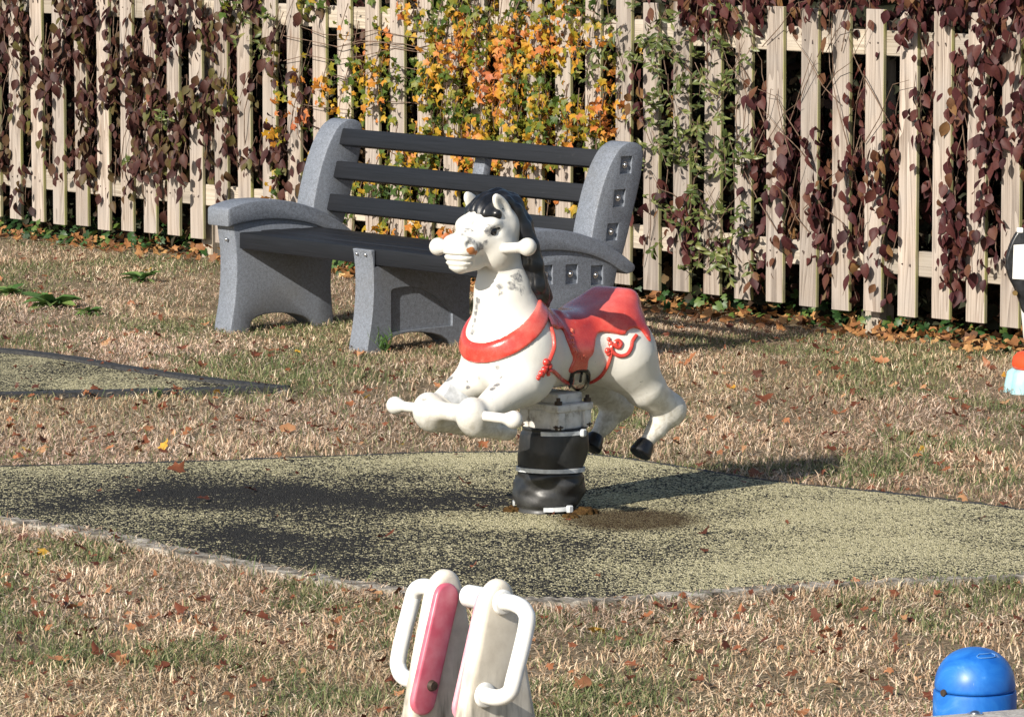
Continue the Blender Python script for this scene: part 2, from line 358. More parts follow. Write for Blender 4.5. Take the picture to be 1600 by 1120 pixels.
k = NT('pale_blue_relief'); M['blue_pale'] = k.base((0.10, 0.27, 0.58), 0.5, 0.4)
k = NT('sky_blue_plastic'); M['skyblue'] = k.base(k.ramp(k.noise(k.coord('Object'), 20, 3), [(0.3, (0.24, 0.46, 0.50)), (0.7, (0.36, 0.56, 0.60))]), 0.45, 0.4)
k = NT('orange_red_plastic'); M['orange'] = k.base((0.72, 0.07, 0.02), 0.4, 0.45)
k = NT('clean_white_plastic'); M['white_plain'] = k.base(k.ramp(k.noise(k.coord('Object'), 12, 3), [(0.3, (0.70, 0.69, 0.65)), (0.7, (0.80, 0.80, 0.77))]), 0.4, 0.45)
k = NT('brass'); M['brass'] = k.base((0.62, 0.42, 0.18), 0.35, 0.5, 1.0)
k = NT('eye_black'); M['eye'] = k.base((0.008, 0.008, 0.01), 0.2, 0.5)
# leaves
M['dogwood'] = leaf_mat('burgundy_leaf', [(0.0, (0.026, 0.011, 0.011)), (0.35, (0.055, 0.020, 0.018)), (0.6, (0.082, 0.034, 0.024)), (0.76, (0.085, 0.060, 0.022)), (0.92, (0.10, 0.105, 0.028)), (1.0, (0.20, 0.06, 0.035))], 0.22, 0.55, 0.35, 3.0, 0.25)
M['dogwood_b'] = leaf_mat('dark_red_leaf', [(0.0, (0.028, 0.010, 0.011)), (0.4, (0.062, 0.017, 0.019)), (0.68, (0.092, 0.030, 0.024)), (0.86, (0.14, 0.070, 0.032)), (0.95, (0.24, 0.13, 0.05)), (1.0, (0.10, 0.09, 0.03))], 0.22, 0.55, 0.3, 3.0, 0.25)
M['maple'] = leaf_mat('autumn_maple_leaf', [(0.0, (0.030, 0.062, 0.012)), (0.34, (0.075, 0.125, 0.02)), (0.50, (0.24, 0.21, 0.02)), (0.60, (0.52, 0.29, 0.025)), (0.75, (0.52, 0.18, 0.04)), (1.0, (0.44, 0.14, 0.06))], 0.3, 0.5, 0.6, 3.4)
M['privet'] = leaf_mat('green_privet_leaf', [(0.0, (0.035, 0.055, 0.014)), (0.5, (0.085, 0.11, 0.03)), (0.85, (0.15, 0.17, 0.05)), (1.0, (0.24, 0.21, 0.08))], 0.22, 0.4, 0.2, 3.0)
M['hedge'] = leaf_mat('shaded_hedge_leaf', [(0.0, (0.012, 0.015, 0.007)), (0.5, (0.026, 0.028, 0.012)), (0.75, (0.055, 0.026, 0.018)), (1.0, (0.11, 0.07, 0.03))], 0.05, 0.7)  # leaf colours kept very dark, the shade behind the fence painted in
M['ivy'] = leaf_mat('ivy_leaf', [(0.0, (0.012, 0.035, 0.010)), (0.6, (0.035, 0.085, 0.02)), (1.0, (0.10, 0.15, 0.03))], 0.15, 0.45)
M['litter'] = leaf_mat('brown_litter_leaf', [(0.0, (0.10, 0.045, 0.02)), (0.5, (0.32, 0.14, 0.05)), (0.85, (0.45, 0.24, 0.09)), (1.0, (0.55, 0.36, 0.16))], 0.2, 0.6)
M['fall_brown'] = leaf_mat('brown_fallen_leaf', [(0.0, (0.075, 0.024, 0.014)), (0.5, (0.155, 0.048, 0.024)), (1.0, (0.24, 0.085, 0.04))], 0.2, 0.55)
M['fall_orange'] = leaf_mat('orange_fallen_leaf', [(0.0, (0.27, 0.095, 0.04)), (0.6, (0.38, 0.165, 0.075)), (1.0, (0.46, 0.27, 0.14))], 0.2, 0.55)
M['fall_yellow'] = leaf_mat('yellow_fallen_leaf', [(0.0, (0.55, 0.28, 0.04)), (0.6, (0.62, 0.36, 0.05)), (1.0, (0.58, 0.45, 0.12))], 0.25, 0.5)
M['weed'] = leaf_mat('weed_leaf', [(0.0, (0.055, 0.12, 0.03)), (0.6, (0.10, 0.19, 0.05)), (1.0, (0.19, 0.27, 0.08))], 0.2, 0.4)
k = NT('twig'); M['twig'] = k.base(k.ramp(k.noise(k.coord('Position'), 40, 3), [(0.3, (0.07, 0.045, 0.03)), (0.7, (0.20, 0.13, 0.09))]), 0.7, 0.3)
k = NT('hedge_shade_backing'); nz = k.noise(k.coord('Position'), 25, 4); M['gap_shade'] = k.base(k.ramp(nz, [(0.3, (0.004, 0.004, 0.003)), (0.8, (0.012, 0.011, 0.007))]), 1.0, 0.0)  # almost black: paints the deep shade seen between the pales

# ================================================================== ground and pads
gm_ = MB(); gm_.b.faces.new([gm_.b.verts.new(p) for p in ((-300, -300, 0), (300, -300, 0), (300, 400, 0), (-300, 400, 0))])
tag(gm_.build('ground', M['soil'], smooth=False), kind='structure')

far_edge = [G(x, y)[:2] for x, y in [(-60, 738), (0, 735), (150, 731), (300, 727), (560, 717), (720, 712), (905, 715), (1040, 732), (1200, 757), (1400, 778), (1600, 803), (1750, 826)]]
near_edge = [G(x, y)[:2] for x, y in [(1720, 880), (1600, 905), (1400, 913), (1200, 924), (1020, 938), (900, 944), (760, 940), (620, 926), (450, 897), (300, 868), (150, 836), (0, 815), (-60, 806)]]
far_s = smooth_path(far_edge, 6); near_s = smooth_path(near_edge, 6)
left_end = [G(-150, 790)[:2], G(-175, 770)[:2], G(-150, 750)[:2]]
right_end = [G(1810, 845)[:2], G(1800, 865)[:2]]
pad_poly = far_s + right_end + near_s + left_end
def flat_poly(name, poly, z0, z1, mat):
    mb = MB(); mb.prism([(p[0], p[1]) for p in poly], (0, 0, 0), (1, 0, 0), (0, 1, 0), (0, 0, 1), z0, z1)
    return tag(mb.build(name, mat, smooth=False), kind='structure')
flat_poly('rubber_surface', pad_poly, -0.02, 0.012, M['rubber'])
pad2_up = [G(x, y)[:2] for x, y in [(-80, 545), (0, 552), (100, 563), (200, 580), (300, 595), (380, 605), (450, 612)]]
pad2_lo = [G(x, y)[:2] for x, y in [(450, 612), (380, 614), (300, 616), (150, 619), (0, 623), (-80, 626)]]
p2u = smooth_path(pad2_up, 6); p2l = smooth_path(pad2_lo, 6)
pad2_poly = p2u + p2l[1:] + [G(-190, 622)[:2], G(-220, 585)[:2], G(-180, 550)[:2]]
flat_poly('rubber_surface', pad2_poly, -0.02, 0.010, M['rubber_b'])
def strip(name, path, w, z0, z1, mat, jit=0.0, inner=0.0):
    """edging strip following a path, its left side offset by inner"""
    P = np.array([[p[0], p[1]] for p in path]); T = np.gradient(P, axis=0); T /= np.linalg.norm(T, axis=1)[:, None] + 1e-9
    Nn = np.stack([-T[:, 1], T[:, 0]], 1); mb = MB(); V = []
    for i in range(len(P)):
        j = lambda: random.uniform(-jit, jit)
        a = P[i] + Nn[i] * (inner + j()); b = P[i] + Nn[i] * (inner - w + j())
        V.append([mb.b.verts.new((a[0], a[1], z0)), mb.b.verts.new((a[0], a[1], z1 + j() * 0.4)), mb.b.verts.new((b[0], b[1], z1 + j() * 0.4)), mb.b.verts.new((b[0], b[1], z0))])
    for A, B in zip(V[:-1], V[1:]):
        for q in range(3): mb.b.faces.new((A[q], A[q + 1], B[q + 1], B[q]))
    mb.b.faces.new(V[0]); mb.b.faces.new(V[-1][::-1])
    return tag(mb.build(name, mat, smooth=True), kind='structure')
strip('concrete_edging', smooth_path(near_edge, 14), -0.065, -0.03, 0.018, M['concrete'], 0.008, 0.0)
strip('rubber_edging', smooth_path(far_edge, 10), -0.022, -0.03, 0.013, M['edge_black'], 0.005, 0.0)
strip('rubber_edging', smooth_path(pad2_up, 8), -0.06, -0.03, 0.022, M['edge_black'], 0.003, -0.05)
strip('rubber_edging', smooth_path(pad2_lo, 8), -0.085, -0.03, 0.020, M['edge_black'], 0.004, -0.05)

# ================================================================== fence
FA = G(27, 343, 0.09); FB = G(1524, 506, 0.09)
FW = (FB - FA); FW[2] = 0; FL = np.linalg.norm(FW); FW /= FL; PITCHP = FL / 35
FN = np.array([-(-FW[1]), -FW[0], 0.0]); FN = np.array([FW[1], -FW[0], 0.0])   # towards the camera side
if FN[1] > 0: FN = -FN
FO = np.array([FA[0], FA[1], 0.0])
fence = empty('picket_fence', FO, math.atan2(FW[1], FW[0]))
tag(fence, 'weathered pale timber picket fence running along the back of the lawn', 'fence')
# local frame of the fence: x along, -y towards the lawn
pm = bmesh.new(); bmesh.ops.create_cube(pm, size=1)
for v in pm.verts: v.co = Vector((v.co.x * 0.101, v.co.y * 0.017, (v.co.z + 0.5) * 1.21))
bmesh.ops.bevel(pm, geom=pm.edges[:], offset=0.002, segments=1, affect='EDGES')
pme = bpy.data.meshes.new('picket'); pm.to_mesh(pme); pm.free(); pme.materials.append(M['pale'])
nail_mb = MB()
for n in range(-14, 54):
    o = link_mesh('picket', pme, None, fence)
    jz = random.uniform(-0.008, 0.008)
    o.location = (n * PITCHP + random.uniform(-0.006, 0.006), random.uniform(-0.001, 0.001), 0.09 + jz)
    o.rotation_euler = (0, random.uniform(-0.006, 0.006), random.uniform(-0.02, 0.02))
    for zz in (0.30, 1.17):
        for sx_ in (-0.022, 0.02):
            nail_mb.cyl((o.location.x + sx_ + random.uniform(-.006, .006), -0.0125, zz + random.uniform(-.02, .02)), (o.location.x + sx_, -0.008, zz), 0.003, n=6)
tag(nail_mb.build('nail', M['nail'], fence), kind='stuff')
for z in (0.302, 1.17):
    r0 = -14.5
    for (x0, x1) in ((r0 * PITCHP, 7.9 * PITCHP), (7.9 * PITCHP + 0.003, 31.6 * PITCHP), (31.6 * PITCHP + 0.003, 54 * PITCHP)):
        mb = MB(); L = x1 - x0; mb.box((0, 0, 0), (0.035, 0.1, L), None, 0.003, 1)
        o = mb.build('rail', M['rail'], fence, True); o.matrix_local = Matrix.Translation(((x0 + x1) / 2, 0.0095 + 0.0185, z)) @ Matrix.Rotation(R(90), 4, 'Y') @ Matrix.Rotation(R(90), 4, 'Z')
postm = MB().box((0, 0, 0.6), (0.085, 0.085, 1.36), None, 0.004, 1).build('post', M['rail'], fence)
for i, n in enumerate((8.0, 31.7, -3.6, 43.3, 19.8, -14.2)):
    o = postm if i == 0 else postm.copy()
    if i: COL.objects.link(o)
    o.location = (n * PITCHP, 0.0485 + 0.0425, 0)
def fence_pt(px, py, off=0.0):
    """place on the fence face (off metres towards the lawn) seen at a photo pixel -> (t, z)"""
    p = on_plane(px, py, FO + FN * off, FN); return float(np.dot(p - FO, FW)), float(p[2])
def fw(t, z, off): return FO + FW * t + FN * off + np.array([0, 0, z])

# ================================================================== leaf shapes
def leaf_shape(kind, var=0):
    rr = random.Random(hash((kind, var)) % 1000 if False else len(kind) * 31 + var)
    if kind == 'oval':
        prof = [(0, 0.02), (0.16, 0.21), (0.38, 0.325), (0.62, 0.27), (0.84, 0.12), (1.0, 0.0)]
    elif kind == 'lance':
        prof = [(0, 0.02), (0.25, 0.17), (0.55, 0.20), (0.82, 0.11), (1.0, 0.0)]
    if kind in ('oval', 'lance'):
        curl = rr.uniform(-0.9, 0.2); fold = rr.uniform(0.1, 0.75); tw = rr.uniform(-0.6, 0.6)
        V = []; F = []
        for (y, w) in prof:
            z = curl * y * y
            V += [(-w, y, z + fold * w + tw * w * y), (0, y, z), (w, y, z + fold * w - tw * w * y)]
        for i in range(len(prof) - 1):
            a = i * 3
            if i == len(prof) - 2: F += [(a, a + 1, a + 4), (a + 1, a + 2, a + 4)]
            else: F += [(a, a + 1, a + 4, a + 3), (a + 1, a + 2, a + 5, a + 4)]
        used = sorted({i for f in F for i in f}); mp = {u: i for i, u in enumerate(used)}
        return np.array([V[u] for u in used], float), [tuple(mp[i] for i in f) for f in F]
    if kind == 'maple':
        ang = [-158, -118, -95, -62, -42, -14, 0, 14, 42, 62, 95, 118, 158]
        rad = [0.28, 0.60, 0.44, 0.84, 0.56, 0.70, 1.0, 0.70, 0.56, 0.84, 0.44, 0.60, 0.28]
        V = [(0, 0, 0)]; drop = rr.uniform(0.1, 0.5); tw = rr.uniform(-0.3, 0.3)
        for a, r in zip(ang, rad):
            r *= rr.uniform(0.88, 1.1); a = R(a + rr.uniform(-4, 4)); x, y = math.sin(a) * r * 0.62, math.cos(a) * r * 0.62
            V.append((x, y + 0.05, -drop * r * r * 0.9 + tw * x * y * 2 + rr.uniform(-.06, .06)))
        F = [(0, i + 1, i) for i in range(1, len(ang))]
        return np.array(V, float), F
    if kind == 'ivy':
        ang = [-150, -105, -70, -45, -20, 0, 20, 45, 70, 105, 150]; rad = [0.5, 0.72, 0.55, 0.75, 0.6, 0.95, 0.6, 0.75, 0.55, 0.72, 0.5]
        V = [(0, 0, 0)] + [(math.sin(R(a)) * r * 0.6, math.cos(R(a)) * r * 0.6, -0.2 * r * r + rr.uniform(-.05, .05)) for a, r in zip(ang, rad)]
        return np.array(V, float), [(0, i + 1, i) for i in range(1, len(ang))]
    if kind == 'curled':                                           # dry fallen leaf, cupped
        ang = np.linspace(-165, 165, 13); V = [(0, 0, 0)]; asp = rr.uniform(.55, .85); cup = rr.uniform(0.35, 0.9); ax = rr.uniform(0, 3)
        for q_, a in enumerate(ang):
            r = rr.uniform(0.5, 0.66) * (1.2 if abs(a) < 20 else (1.0 if q_ % 2 else 0.66)); x, y = math.sin(R(a)) * r * asp, math.cos(R(a)) * r
            d = x * math.cos(ax) + y * math.sin(ax); V.append((x, y, cup * d * d * 1.3 + rr.uniform(-.08, .08)))
        return np.array(V, float), [(0, i + 1, i) for i in range(1, len(ang))] + [(0, 1, len(ang))]
SHAPES = {kd: [leaf_shape(kd, v) for v in range(6)] for kd in ('oval', 'lance', 'maple', 'ivy', 'curled')}
MESHES = {}
def leaf_mesh(kd, var, mat):
    key = (kd, var, mat.name)
    if key not in MESHES:
        V, F = SHAPES[kd][var]; me = bpy.data.meshes.new('leaf'); me.from_pydata([tuple(v) for v in V], [], F); me.materials.append(mat)
        me.polygons.foreach_set('use_smooth', [True] * len(me.polygons)); MESHES[key] = me
    return MESHES[key]
def frame(tip, nrm):
    """rotation with local y along tip, local z near nrm"""
    y = Vector(tip).normalized(); z = Vector(nrm); z = (z - y * z.dot(y)); z = z.normalized() if z.length > 1e-4 else y.orthogonal().normalized()
    x = y.cross(z); return Matrix((x, y, z)).transposed()
def joined_leaves(name, items, mat, parent=None):
    """items: (kind, var, pos, Matrix3, size) -> one mesh"""
    VV, LL, SS, base = [], [], [], 0
    for kd, var, p, m3, s in items:
        V, F = SHAPES[kd][var]; A = np.array(m3)
        VV.append(V @ A.T * s + np.asarray(p)); 
        for f in F: LL += [i + base for i in f]; SS.append(len(f))
        base += len(V)
    me = np_mesh(name, np.concatenate(VV), LL, SS)
    return link_mesh(name, me, mat, parent, True)
def plant(name, label, cat, mat, items, loc, stems=None, group=None, leafname='leaf', limit=300, twigs=None):
    """thing with leaf parts (the first `limit` singly, the rest as one mass)"""
    root = empty(name, loc); tag(root, label, cat, group)
    for kd, var, p, m3, s in items[:limit]:
        o = bpy.data.objects.new(leafname, leaf_mesh(kd, var, mat)); COL.objects.link(o); o.parent = root
        o.matrix_local = Matrix.Translation(Vector(p) - Vector(loc)) @ m3.to_4x4() @ Matrix.Diagonal((s, s, s, 1))
    if len(items) > limit:
        o = joined_leaves('foliage', [(a, b, np.asarray(p) - np.asarray(loc), m, s) for a, b, p, m, s in items[limit:]], mat, root); o['kind'] = 'stuff'
    for pts, r in (stems or [])[:300]:
        MB().tube([np.asarray(p) - np.asarray(loc) for p in pts], r, 5).build('stem', M['twig'], root)
    if twigs:
        mb = MB()
        for pts, r in twigs: mb.tube([np.asarray(p) - np.asarray(loc) for p in pts], r, 4)
        mb.build('twig', M['twig'], root)['kind'] = 'stuff'
    return root
def rnd(a, b): return random.uniform(a, b)
def hang_leaf(kd, t, z, off, size, spread=0.6):
    tip = Vector((0, 0, -1)) + Vector((rnd(-1, 1), rnd(-1, 1), rnd(-.3, .3))) * spread
    nrm = Vector(FN) + Vector((rnd(-1, 1), rnd(-1, 1), rnd(-.4, .7))) * 0.75
    return (kd, random.randrange(6), fw(t, z, off), frame(tip, nrm), size)
def gap_t(t): return (math.floor(t / PITCHP) + 0.5) * PITCHP     # centre of the gap right of a pale

# ---- burgundy dogwood at the left: drooping sprays pushed through the gaps
def spray_field(n_sprays, dens, kd, size, spr_len, per, gap_bias, stems, off_rng=(-0.05, 0.07), spread=0.55):
    out = []
    tries = 0
    while n_sprays > 0 and tries < 60000:
        tries += 1
        px, py = rnd(-40, 1640), rnd(-60, 480)
        if random.random() > dens(px, py): continue
        t, z = fence_pt(px, py)
        cl = math.sin(t * 7.3 + 2.1 * math.sin(z * 5.1 + len(kd))) * math.sin(z * 8.7 + 1.7 * math.sin(t * 4.3))
        if cl < rnd(-0.75, 0.35): continue
        n_sprays -= 1
        if random.random() < gap_bias: t = gap_t(t) + rnd(-0.03, 0.03)
        off0 = rnd(*off_rng); lean = random.gauss(0, 0.3); n = random.randint(*per); L = rnd(*spr_len)
        for i in range(n):
            f = i / max(1, n - 1); side = 1 if i % 2 else -1
            tt = t + lean * L * f + side * rnd(0.0, 0.05); zz = z - L * f + rnd(-0.03, 0.03)
            if zz < 0.12: continue
            out.append((off0, hang_leaf(kd, tt, zz, off0 + 0.02 * math.sin(f * 3) + rnd(-0.012, 0.02), size * rnd(0.5, 1.12), spread)))
        if random.random() < stems[1]:
            stems[0].append(([fw(t + rnd(-.02, .02), z + 0.06, off0 - 0.03), fw(t + lean * L * 0.4, z - L * 0.4, off0), fw(t + lean * L, z - L, off0 + 0.005)], [0.0022, 0.0018, 0.001]))
    out.sort(key=lambda q: -q[0]); return [q[1] for q in out]
def ell(px, py, cx, cy, rx, ry): return max(0.0, 1 - ((px - cx) / rx) ** 2 - ((py - cy) / ry) ** 2)
def d_left(px, py):
    if px > 560: return 0
    d = 1.0 if py < 215 else max(0, 1 - (py - 215) / 75)
    d *= 0.55 + 0.45 * math.sin(px * 0.045 + 1.2) * math.cos(py * 0.03)
    if 430 < px: d *= max(0.12, 1 - (px - 430) / 110)
    return d
def d_right(px, py):
    if px < 960: return 0
    top = 1.1 if (py < 12 and px > 1050) else 0
    corner = ell(px, py, 1560, 90, 170, 150) * 1.3
    band = 0.0
    if px > 1180 and 90 < py < 400: band = 0.52 + 0.4 * math.sin(px * 0.03) * math.sin(py * 0.022 + 0.6)
    mid = ell(px, py, 1090, 320, 110, 60) * 0.8 + ell(px, py, 1000, 120, 40, 60) * 0.5
    return min(1, top + corner + band + mid)
def d_maple(px, py):
    return min(1.0, ell(px, py, 745, 70, 210, 170) * 2.4 + ell(px, py, 700, 280, 170, 130) * 0.7 + ell(px, py, 900, 160, 90, 130) * 0.8 + (0.35 if 440 < px < 560 and 80 < py < 200 else 0) + ell(px, py, 650, 400, 120, 60) * 0.5 + (0.05 if 380 < px < 1040 and py < 330 else 0))
def d_privet(px, py):
    return min(1.0, ell(px, py, 1110, 190, 110, 220) * 0.95 + ell(px, py, 1010, 50, 120, 60) * 0.5 + ell(px, py, 1130, 390, 60, 50) * 0.7 + ell(px, py, 410, 30, 60, 60) * 0.5 + ell(px, py, 270, 180, 50, 40) * 0.3 + ell(px, py, 190, 250, 40, 20) * 0.4)
st1, st2, st3, st4, st5, st6, st7, st8 = [], [], [], [], [], [], [], []
lv = spray_field(560, d_left, 'oval', 0.068, (0.06, 0.20), (3, 9), 0.80, (st1, 0.7), (-0.12, 0.06), 0.6)
for cx_, st_ in ((range(10, 480, 42), st5), (range(1030, 1600, 44), st6)):         # arching stems rising through the gaps
    for px in cx_:
        t, z = fence_pt(px + rnd(-10, 10), rnd(150, 380)); t = gap_t(t); b_ = rnd(-0.25, 0.25); H_ = rnd(0.3, 0.8)
        st_.append(([fw(t + b_ * f + 0.03 * math.sin(f * 5 + px), min(1.5, z + H_ * f), -0.06 + 0.10 * math.sin(f * 2.6)) for f in (0, .2, .4, .6, .8, 1)], [.003, .003, .0026, .0022, .0018, .001]))
plant('dogwood_shrub', 'burgundy leaved shrub growing through the left end of the picket fence', 'shrub', M['dogwood'], lv, fw(1.3, 0, -0.15), st5, twigs=st1)
lv = spray_field(500, d_right, 'oval', 0.066, (0.06, 0.20), (3, 9), 0.84, (st2, 0.7), (-0.13, 0.05), 0.6)
plant('dogwood_shrub', 'dark red leaved shrub growing through the right end of the picket fence', 'shrub', M['dogwood_b'], lv, fw(5.7, 0, -0.15), st6, twigs=st2)
lv = spray_field(900, d_maple, 'maple', 0.054, (0.05, 0.16), (3, 9), 0.45, (st3, 0.6), (-0.12, 0.10), 1.2)
for _ in range(7):                                                      # long runners trailing along the pales
    y0 = rnd(30, 190); a = fence_pt(rnd(440, 520), y0 + rnd(-20, 20)); b = fence_pt(rnd(700, 800), y0)
    st7.append(([fw(a[0] + (b[0] - a[0]) * q / 6, a[1] + (b[1] - a[1]) * q / 6 + 0.02 * math.sin(q * 2 + y0), 0.03 + 0.02 * math.sin(q)) for q in range(7)], 0.0018))
plant('field_maple', 'orange and yellow maple leaved climber on the fence behind the bench', 'shrub', M['maple'], lv, fw(3.2, 0, -0.15), st7, twigs=st3)
# privet: arching twigs with small paired leaves
lv = []; cnt = 0; tries = 0
while cnt < 165 and tries < 40000:
    tries += 1; px, py = rnd(100, 1250), rnd(-30, 440)
    if random.random() > d_privet(px, py): continue
    cnt += 1; t, z = fence_pt(px, py); o0 = rnd(-0.03, 0.09); dx = rnd(-0.8, 0.8); dz = rnd(-0.9, 0.5); L = rnd(0.07, 0.2)
    pts = [fw(t + dx * L * f, z + dz * L * f - 0.2 * L * f * f, o0 + 0.03 * f) for f in (0, .35, .7, 1)]
    st4.append((pts, [0.0018, 0.0015, 0.0012, 0.0008]))
    for i in range(random.randint(6, 11)):
        f = rnd(0.1, 1); side = 1 if i % 2 else -1
        p = np.array(fw(t + dx * L * f, z + dz * L * f - 0.2 * L * f * f, o0 + 0.03 * f))
        tip = Vector(FW) * (dx + side * 0.8) + Vector((0, 0, dz + rnd(-.3, .5))) + Vector(FN) * rnd(-.3, .8)
        lv.append(('lance', random.randrange(6), p, frame(tip, Vector(FN) + Vector((rnd(-1, 1), rnd(-1, 1), rnd(0, 1))) * 0.8), rnd(0.026, 0.045)))
for _ in range(44):
    px, py = rnd(960, 1360), rnd(20, 420); t, z = fence_pt(px, py); a = rnd(-0.9, 0.9); L = rnd(0.2, 0.5)
    st8.append(([fw(t + a * L * f, z + L * f * rnd(0.5, 0.9), 0.02 + 0.06 * f * rnd(0.2, 1)) for f in (0, .33, .66, 1)], [0.0022, 0.002, 0.0015, 0.001]))
random.shuffle(lv)
plant('privet_bush', 'loose green small leaved bush poking between the pales right of the bench', 'shrub', M['privet'], lv, fw(4.6, 0, -0.15), st8, twigs=st4)

# ---- the hedge behind the fence: one dark mass
items = []
for _ in range(21000):
    t = rnd(-3.0, 10.4); z = abs(rnd(-0.2, 1.75)); off = -rnd(0.10, 0.55)
    items.append(('oval', random.randrange(6), fw(t, z, off), frame((rnd(-1, 1), rnd(-1, 1), rnd(-1.2, .4)), (FN[0] + rnd(-1, 1), FN[1] + rnd(-1, 1), rnd(-.5, 1))), rnd(0.05, 0.085)))
for _ in range(4600):
    t = rnd(-1.2, 8.4); z = rnd(0.32, 1.6); kd_ = 'oval' if random.random() < .7 else 'lance'
    items.append((kd_, random.randrange(6), fw(gap_t(t) + rnd(-.06, .06), z, -rnd(0.06, 0.2)), frame((rnd(-1, 1), rnd(-1, 1), rnd(-1.4, .2)), (FN[0] + rnd(-.8, .8), FN[1] + rnd(-.8, .8), rnd(-.3, .8))), rnd(0.04, 0.066)))
tag(joined_leaves('hedge', items, M['hedge']), 'dark mass of hedge foliage behind the picket fence', 'hedge', kind='stuff')
cb = bmesh.new(); nx, nz = 120, 22; grid = []  # lumpy backing sheet added so the gaps read as black shade
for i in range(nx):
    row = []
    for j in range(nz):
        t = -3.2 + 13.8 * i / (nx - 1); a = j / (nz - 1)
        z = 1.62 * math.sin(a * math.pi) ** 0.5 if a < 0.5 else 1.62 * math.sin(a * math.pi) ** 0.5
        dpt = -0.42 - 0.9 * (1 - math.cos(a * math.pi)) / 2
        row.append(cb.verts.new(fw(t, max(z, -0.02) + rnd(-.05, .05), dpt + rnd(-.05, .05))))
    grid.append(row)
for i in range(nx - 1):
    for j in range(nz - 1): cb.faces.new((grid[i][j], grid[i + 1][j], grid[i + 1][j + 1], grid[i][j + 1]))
cme = bpy.data.meshes.new('hedge_shade_backing'); cb.to_mesh(cme); cb.free()
tag(link_mesh('hedge_shade_backing', cme, M['gap_shade'], None, True), 'near-black backing sheet standing in for the shade inside the hedge', 'hedge', kind='stuff')
# ---- ivy and leaf litter at the foot of the fence
items = []; items2 = []
for _ in range(2300):
    t = rnd(-2.6, 10.0); off = rnd(-0.3, 0.04 + 0.06 * math.sin(t * 3)); z = 0.01 + abs(random.gauss(0, 0.045)) * (1.3 if off < 0 else 0.8)
    if math.sin(t * 2.3 + 1) + rnd(-1, 1) < -0.5: continue
    items.append(('ivy', random.randrange(6), fw(t, z, off), frame((rnd(-1, 1), rnd(-1, .2), rnd(-.5, .2)), (FN[0] + rnd(-.6, .6), FN[1] + rnd(-.6, .6), rnd(.4, 1.2))), rnd(0.035, 0.065)))
for _ in range(2500):
    t = rnd(-2.6, 10.0); off = rnd(-0.3, 0.18) + rnd(0, .06)
    if random.random() > 0.35 + 0.65 * (t / 6): continue
    items2.append(('maple' if random.random() < .3 else 'curled', random.randrange(6), fw(t, 0.012 + abs(random.gauss(0, 0.02)), off), frame((rnd(-1, 1), rnd(-1, 1), rnd(-.5, .5)), (rnd(-.7, .7), rnd(-1, .4), 1)), rnd(0.03, 0.062)))
tag(joined_leaves('ivy_ground_cover', items, M['ivy']), 'green ivy creeping along the foot of the fence', 'ivy', kind='stuff')
tag(joined_leaves('leaf_litter', items2, M['litter']), 'dry brown leaves drifted against the foot of the fence', 'leaf litter', kind='stuff')

# ================================================================== bench
BTH = R(52.5)
BO = G(358.5, 521)
bench = empty('park_bench', BO, -BTH)                 # local x along the bench, y to the back, z up
tag(bench, 'grey and black recycled plastic park bench with armrests, standing before the fence', 'bench')
panel_prof = [(0, -.03), (.012, .04), (.030, .12), (.041, .22), (.041, .32), (.030, .40), (.024, .438), (.065, .445), (.22, .45), (.40, .43), (.464, .45)]
post_prof = [(.474, .50), (.490, .56), (.516, .637), (.545, .70), (.575, .750), (.615, .795), (.66, .817), (.70, .818), (.735, .806), (.750, .785), (.748, .725), (.722, .63), (.694, .548), (.668, .47), (.640, .397), (.612, .345)]
back_prof = [(.600, .30), (.578, .24), (.570, .17), (.573, .10), (.582, .02), (.586, -.04)]
arch = [(.492, -.04), (.475, -.005), (.41, .035), (.30, .058), (.20, .060), (.135, .045), (.118, .02), (.108, -.03)]
BT_ = lambda L: [(v * .885, z + .03 * v) for v, z in L]
panel_prof, post_prof, back_prof, arch = BT_(panel_prof), BT_(post_prof), BT_(back_prof), BT_(arch)
full_prof = smooth_path(panel_prof[:7], 3) + panel_prof[7:] + smooth_path(post_prof, 3) + smooth_path(back_prof, 3) + smooth_path(arch, 2)
full_prof = [tuple(p) for p in full_prof]
arm_top = [(-.014, .503), (.03, .514), (.09, .524), (.16, .5265), (.26, .521), (.36, .504), (.46, .476), (.55, .440), (.63, .398), (.70, .352)]
arm_bot = [(.694, .330), (.655, .322), (.613, .340), (.553, .372), (.47, .404), (.40, .422), (.30, .438), (.22, .4445), (.14, .4445), (.065, .439), (-.014, .429)]
arm_top, arm_bot = BT_(arm_top), BT_(arm_bot)
arm_prof = [tuple(p) for p in smooth_path(arm_top, 3)] + [tuple(p) for p in smooth_path(arm_bot, 2)]
X, Y, Z = (1, 0, 0), (0, 1, 0), (0, 0, 1)
def cutter(poly, h0, h1):
    return MB().prism(poly, (0, 0, 0), Y, Z, X, h0, h1).build('cut', None, bench, False)
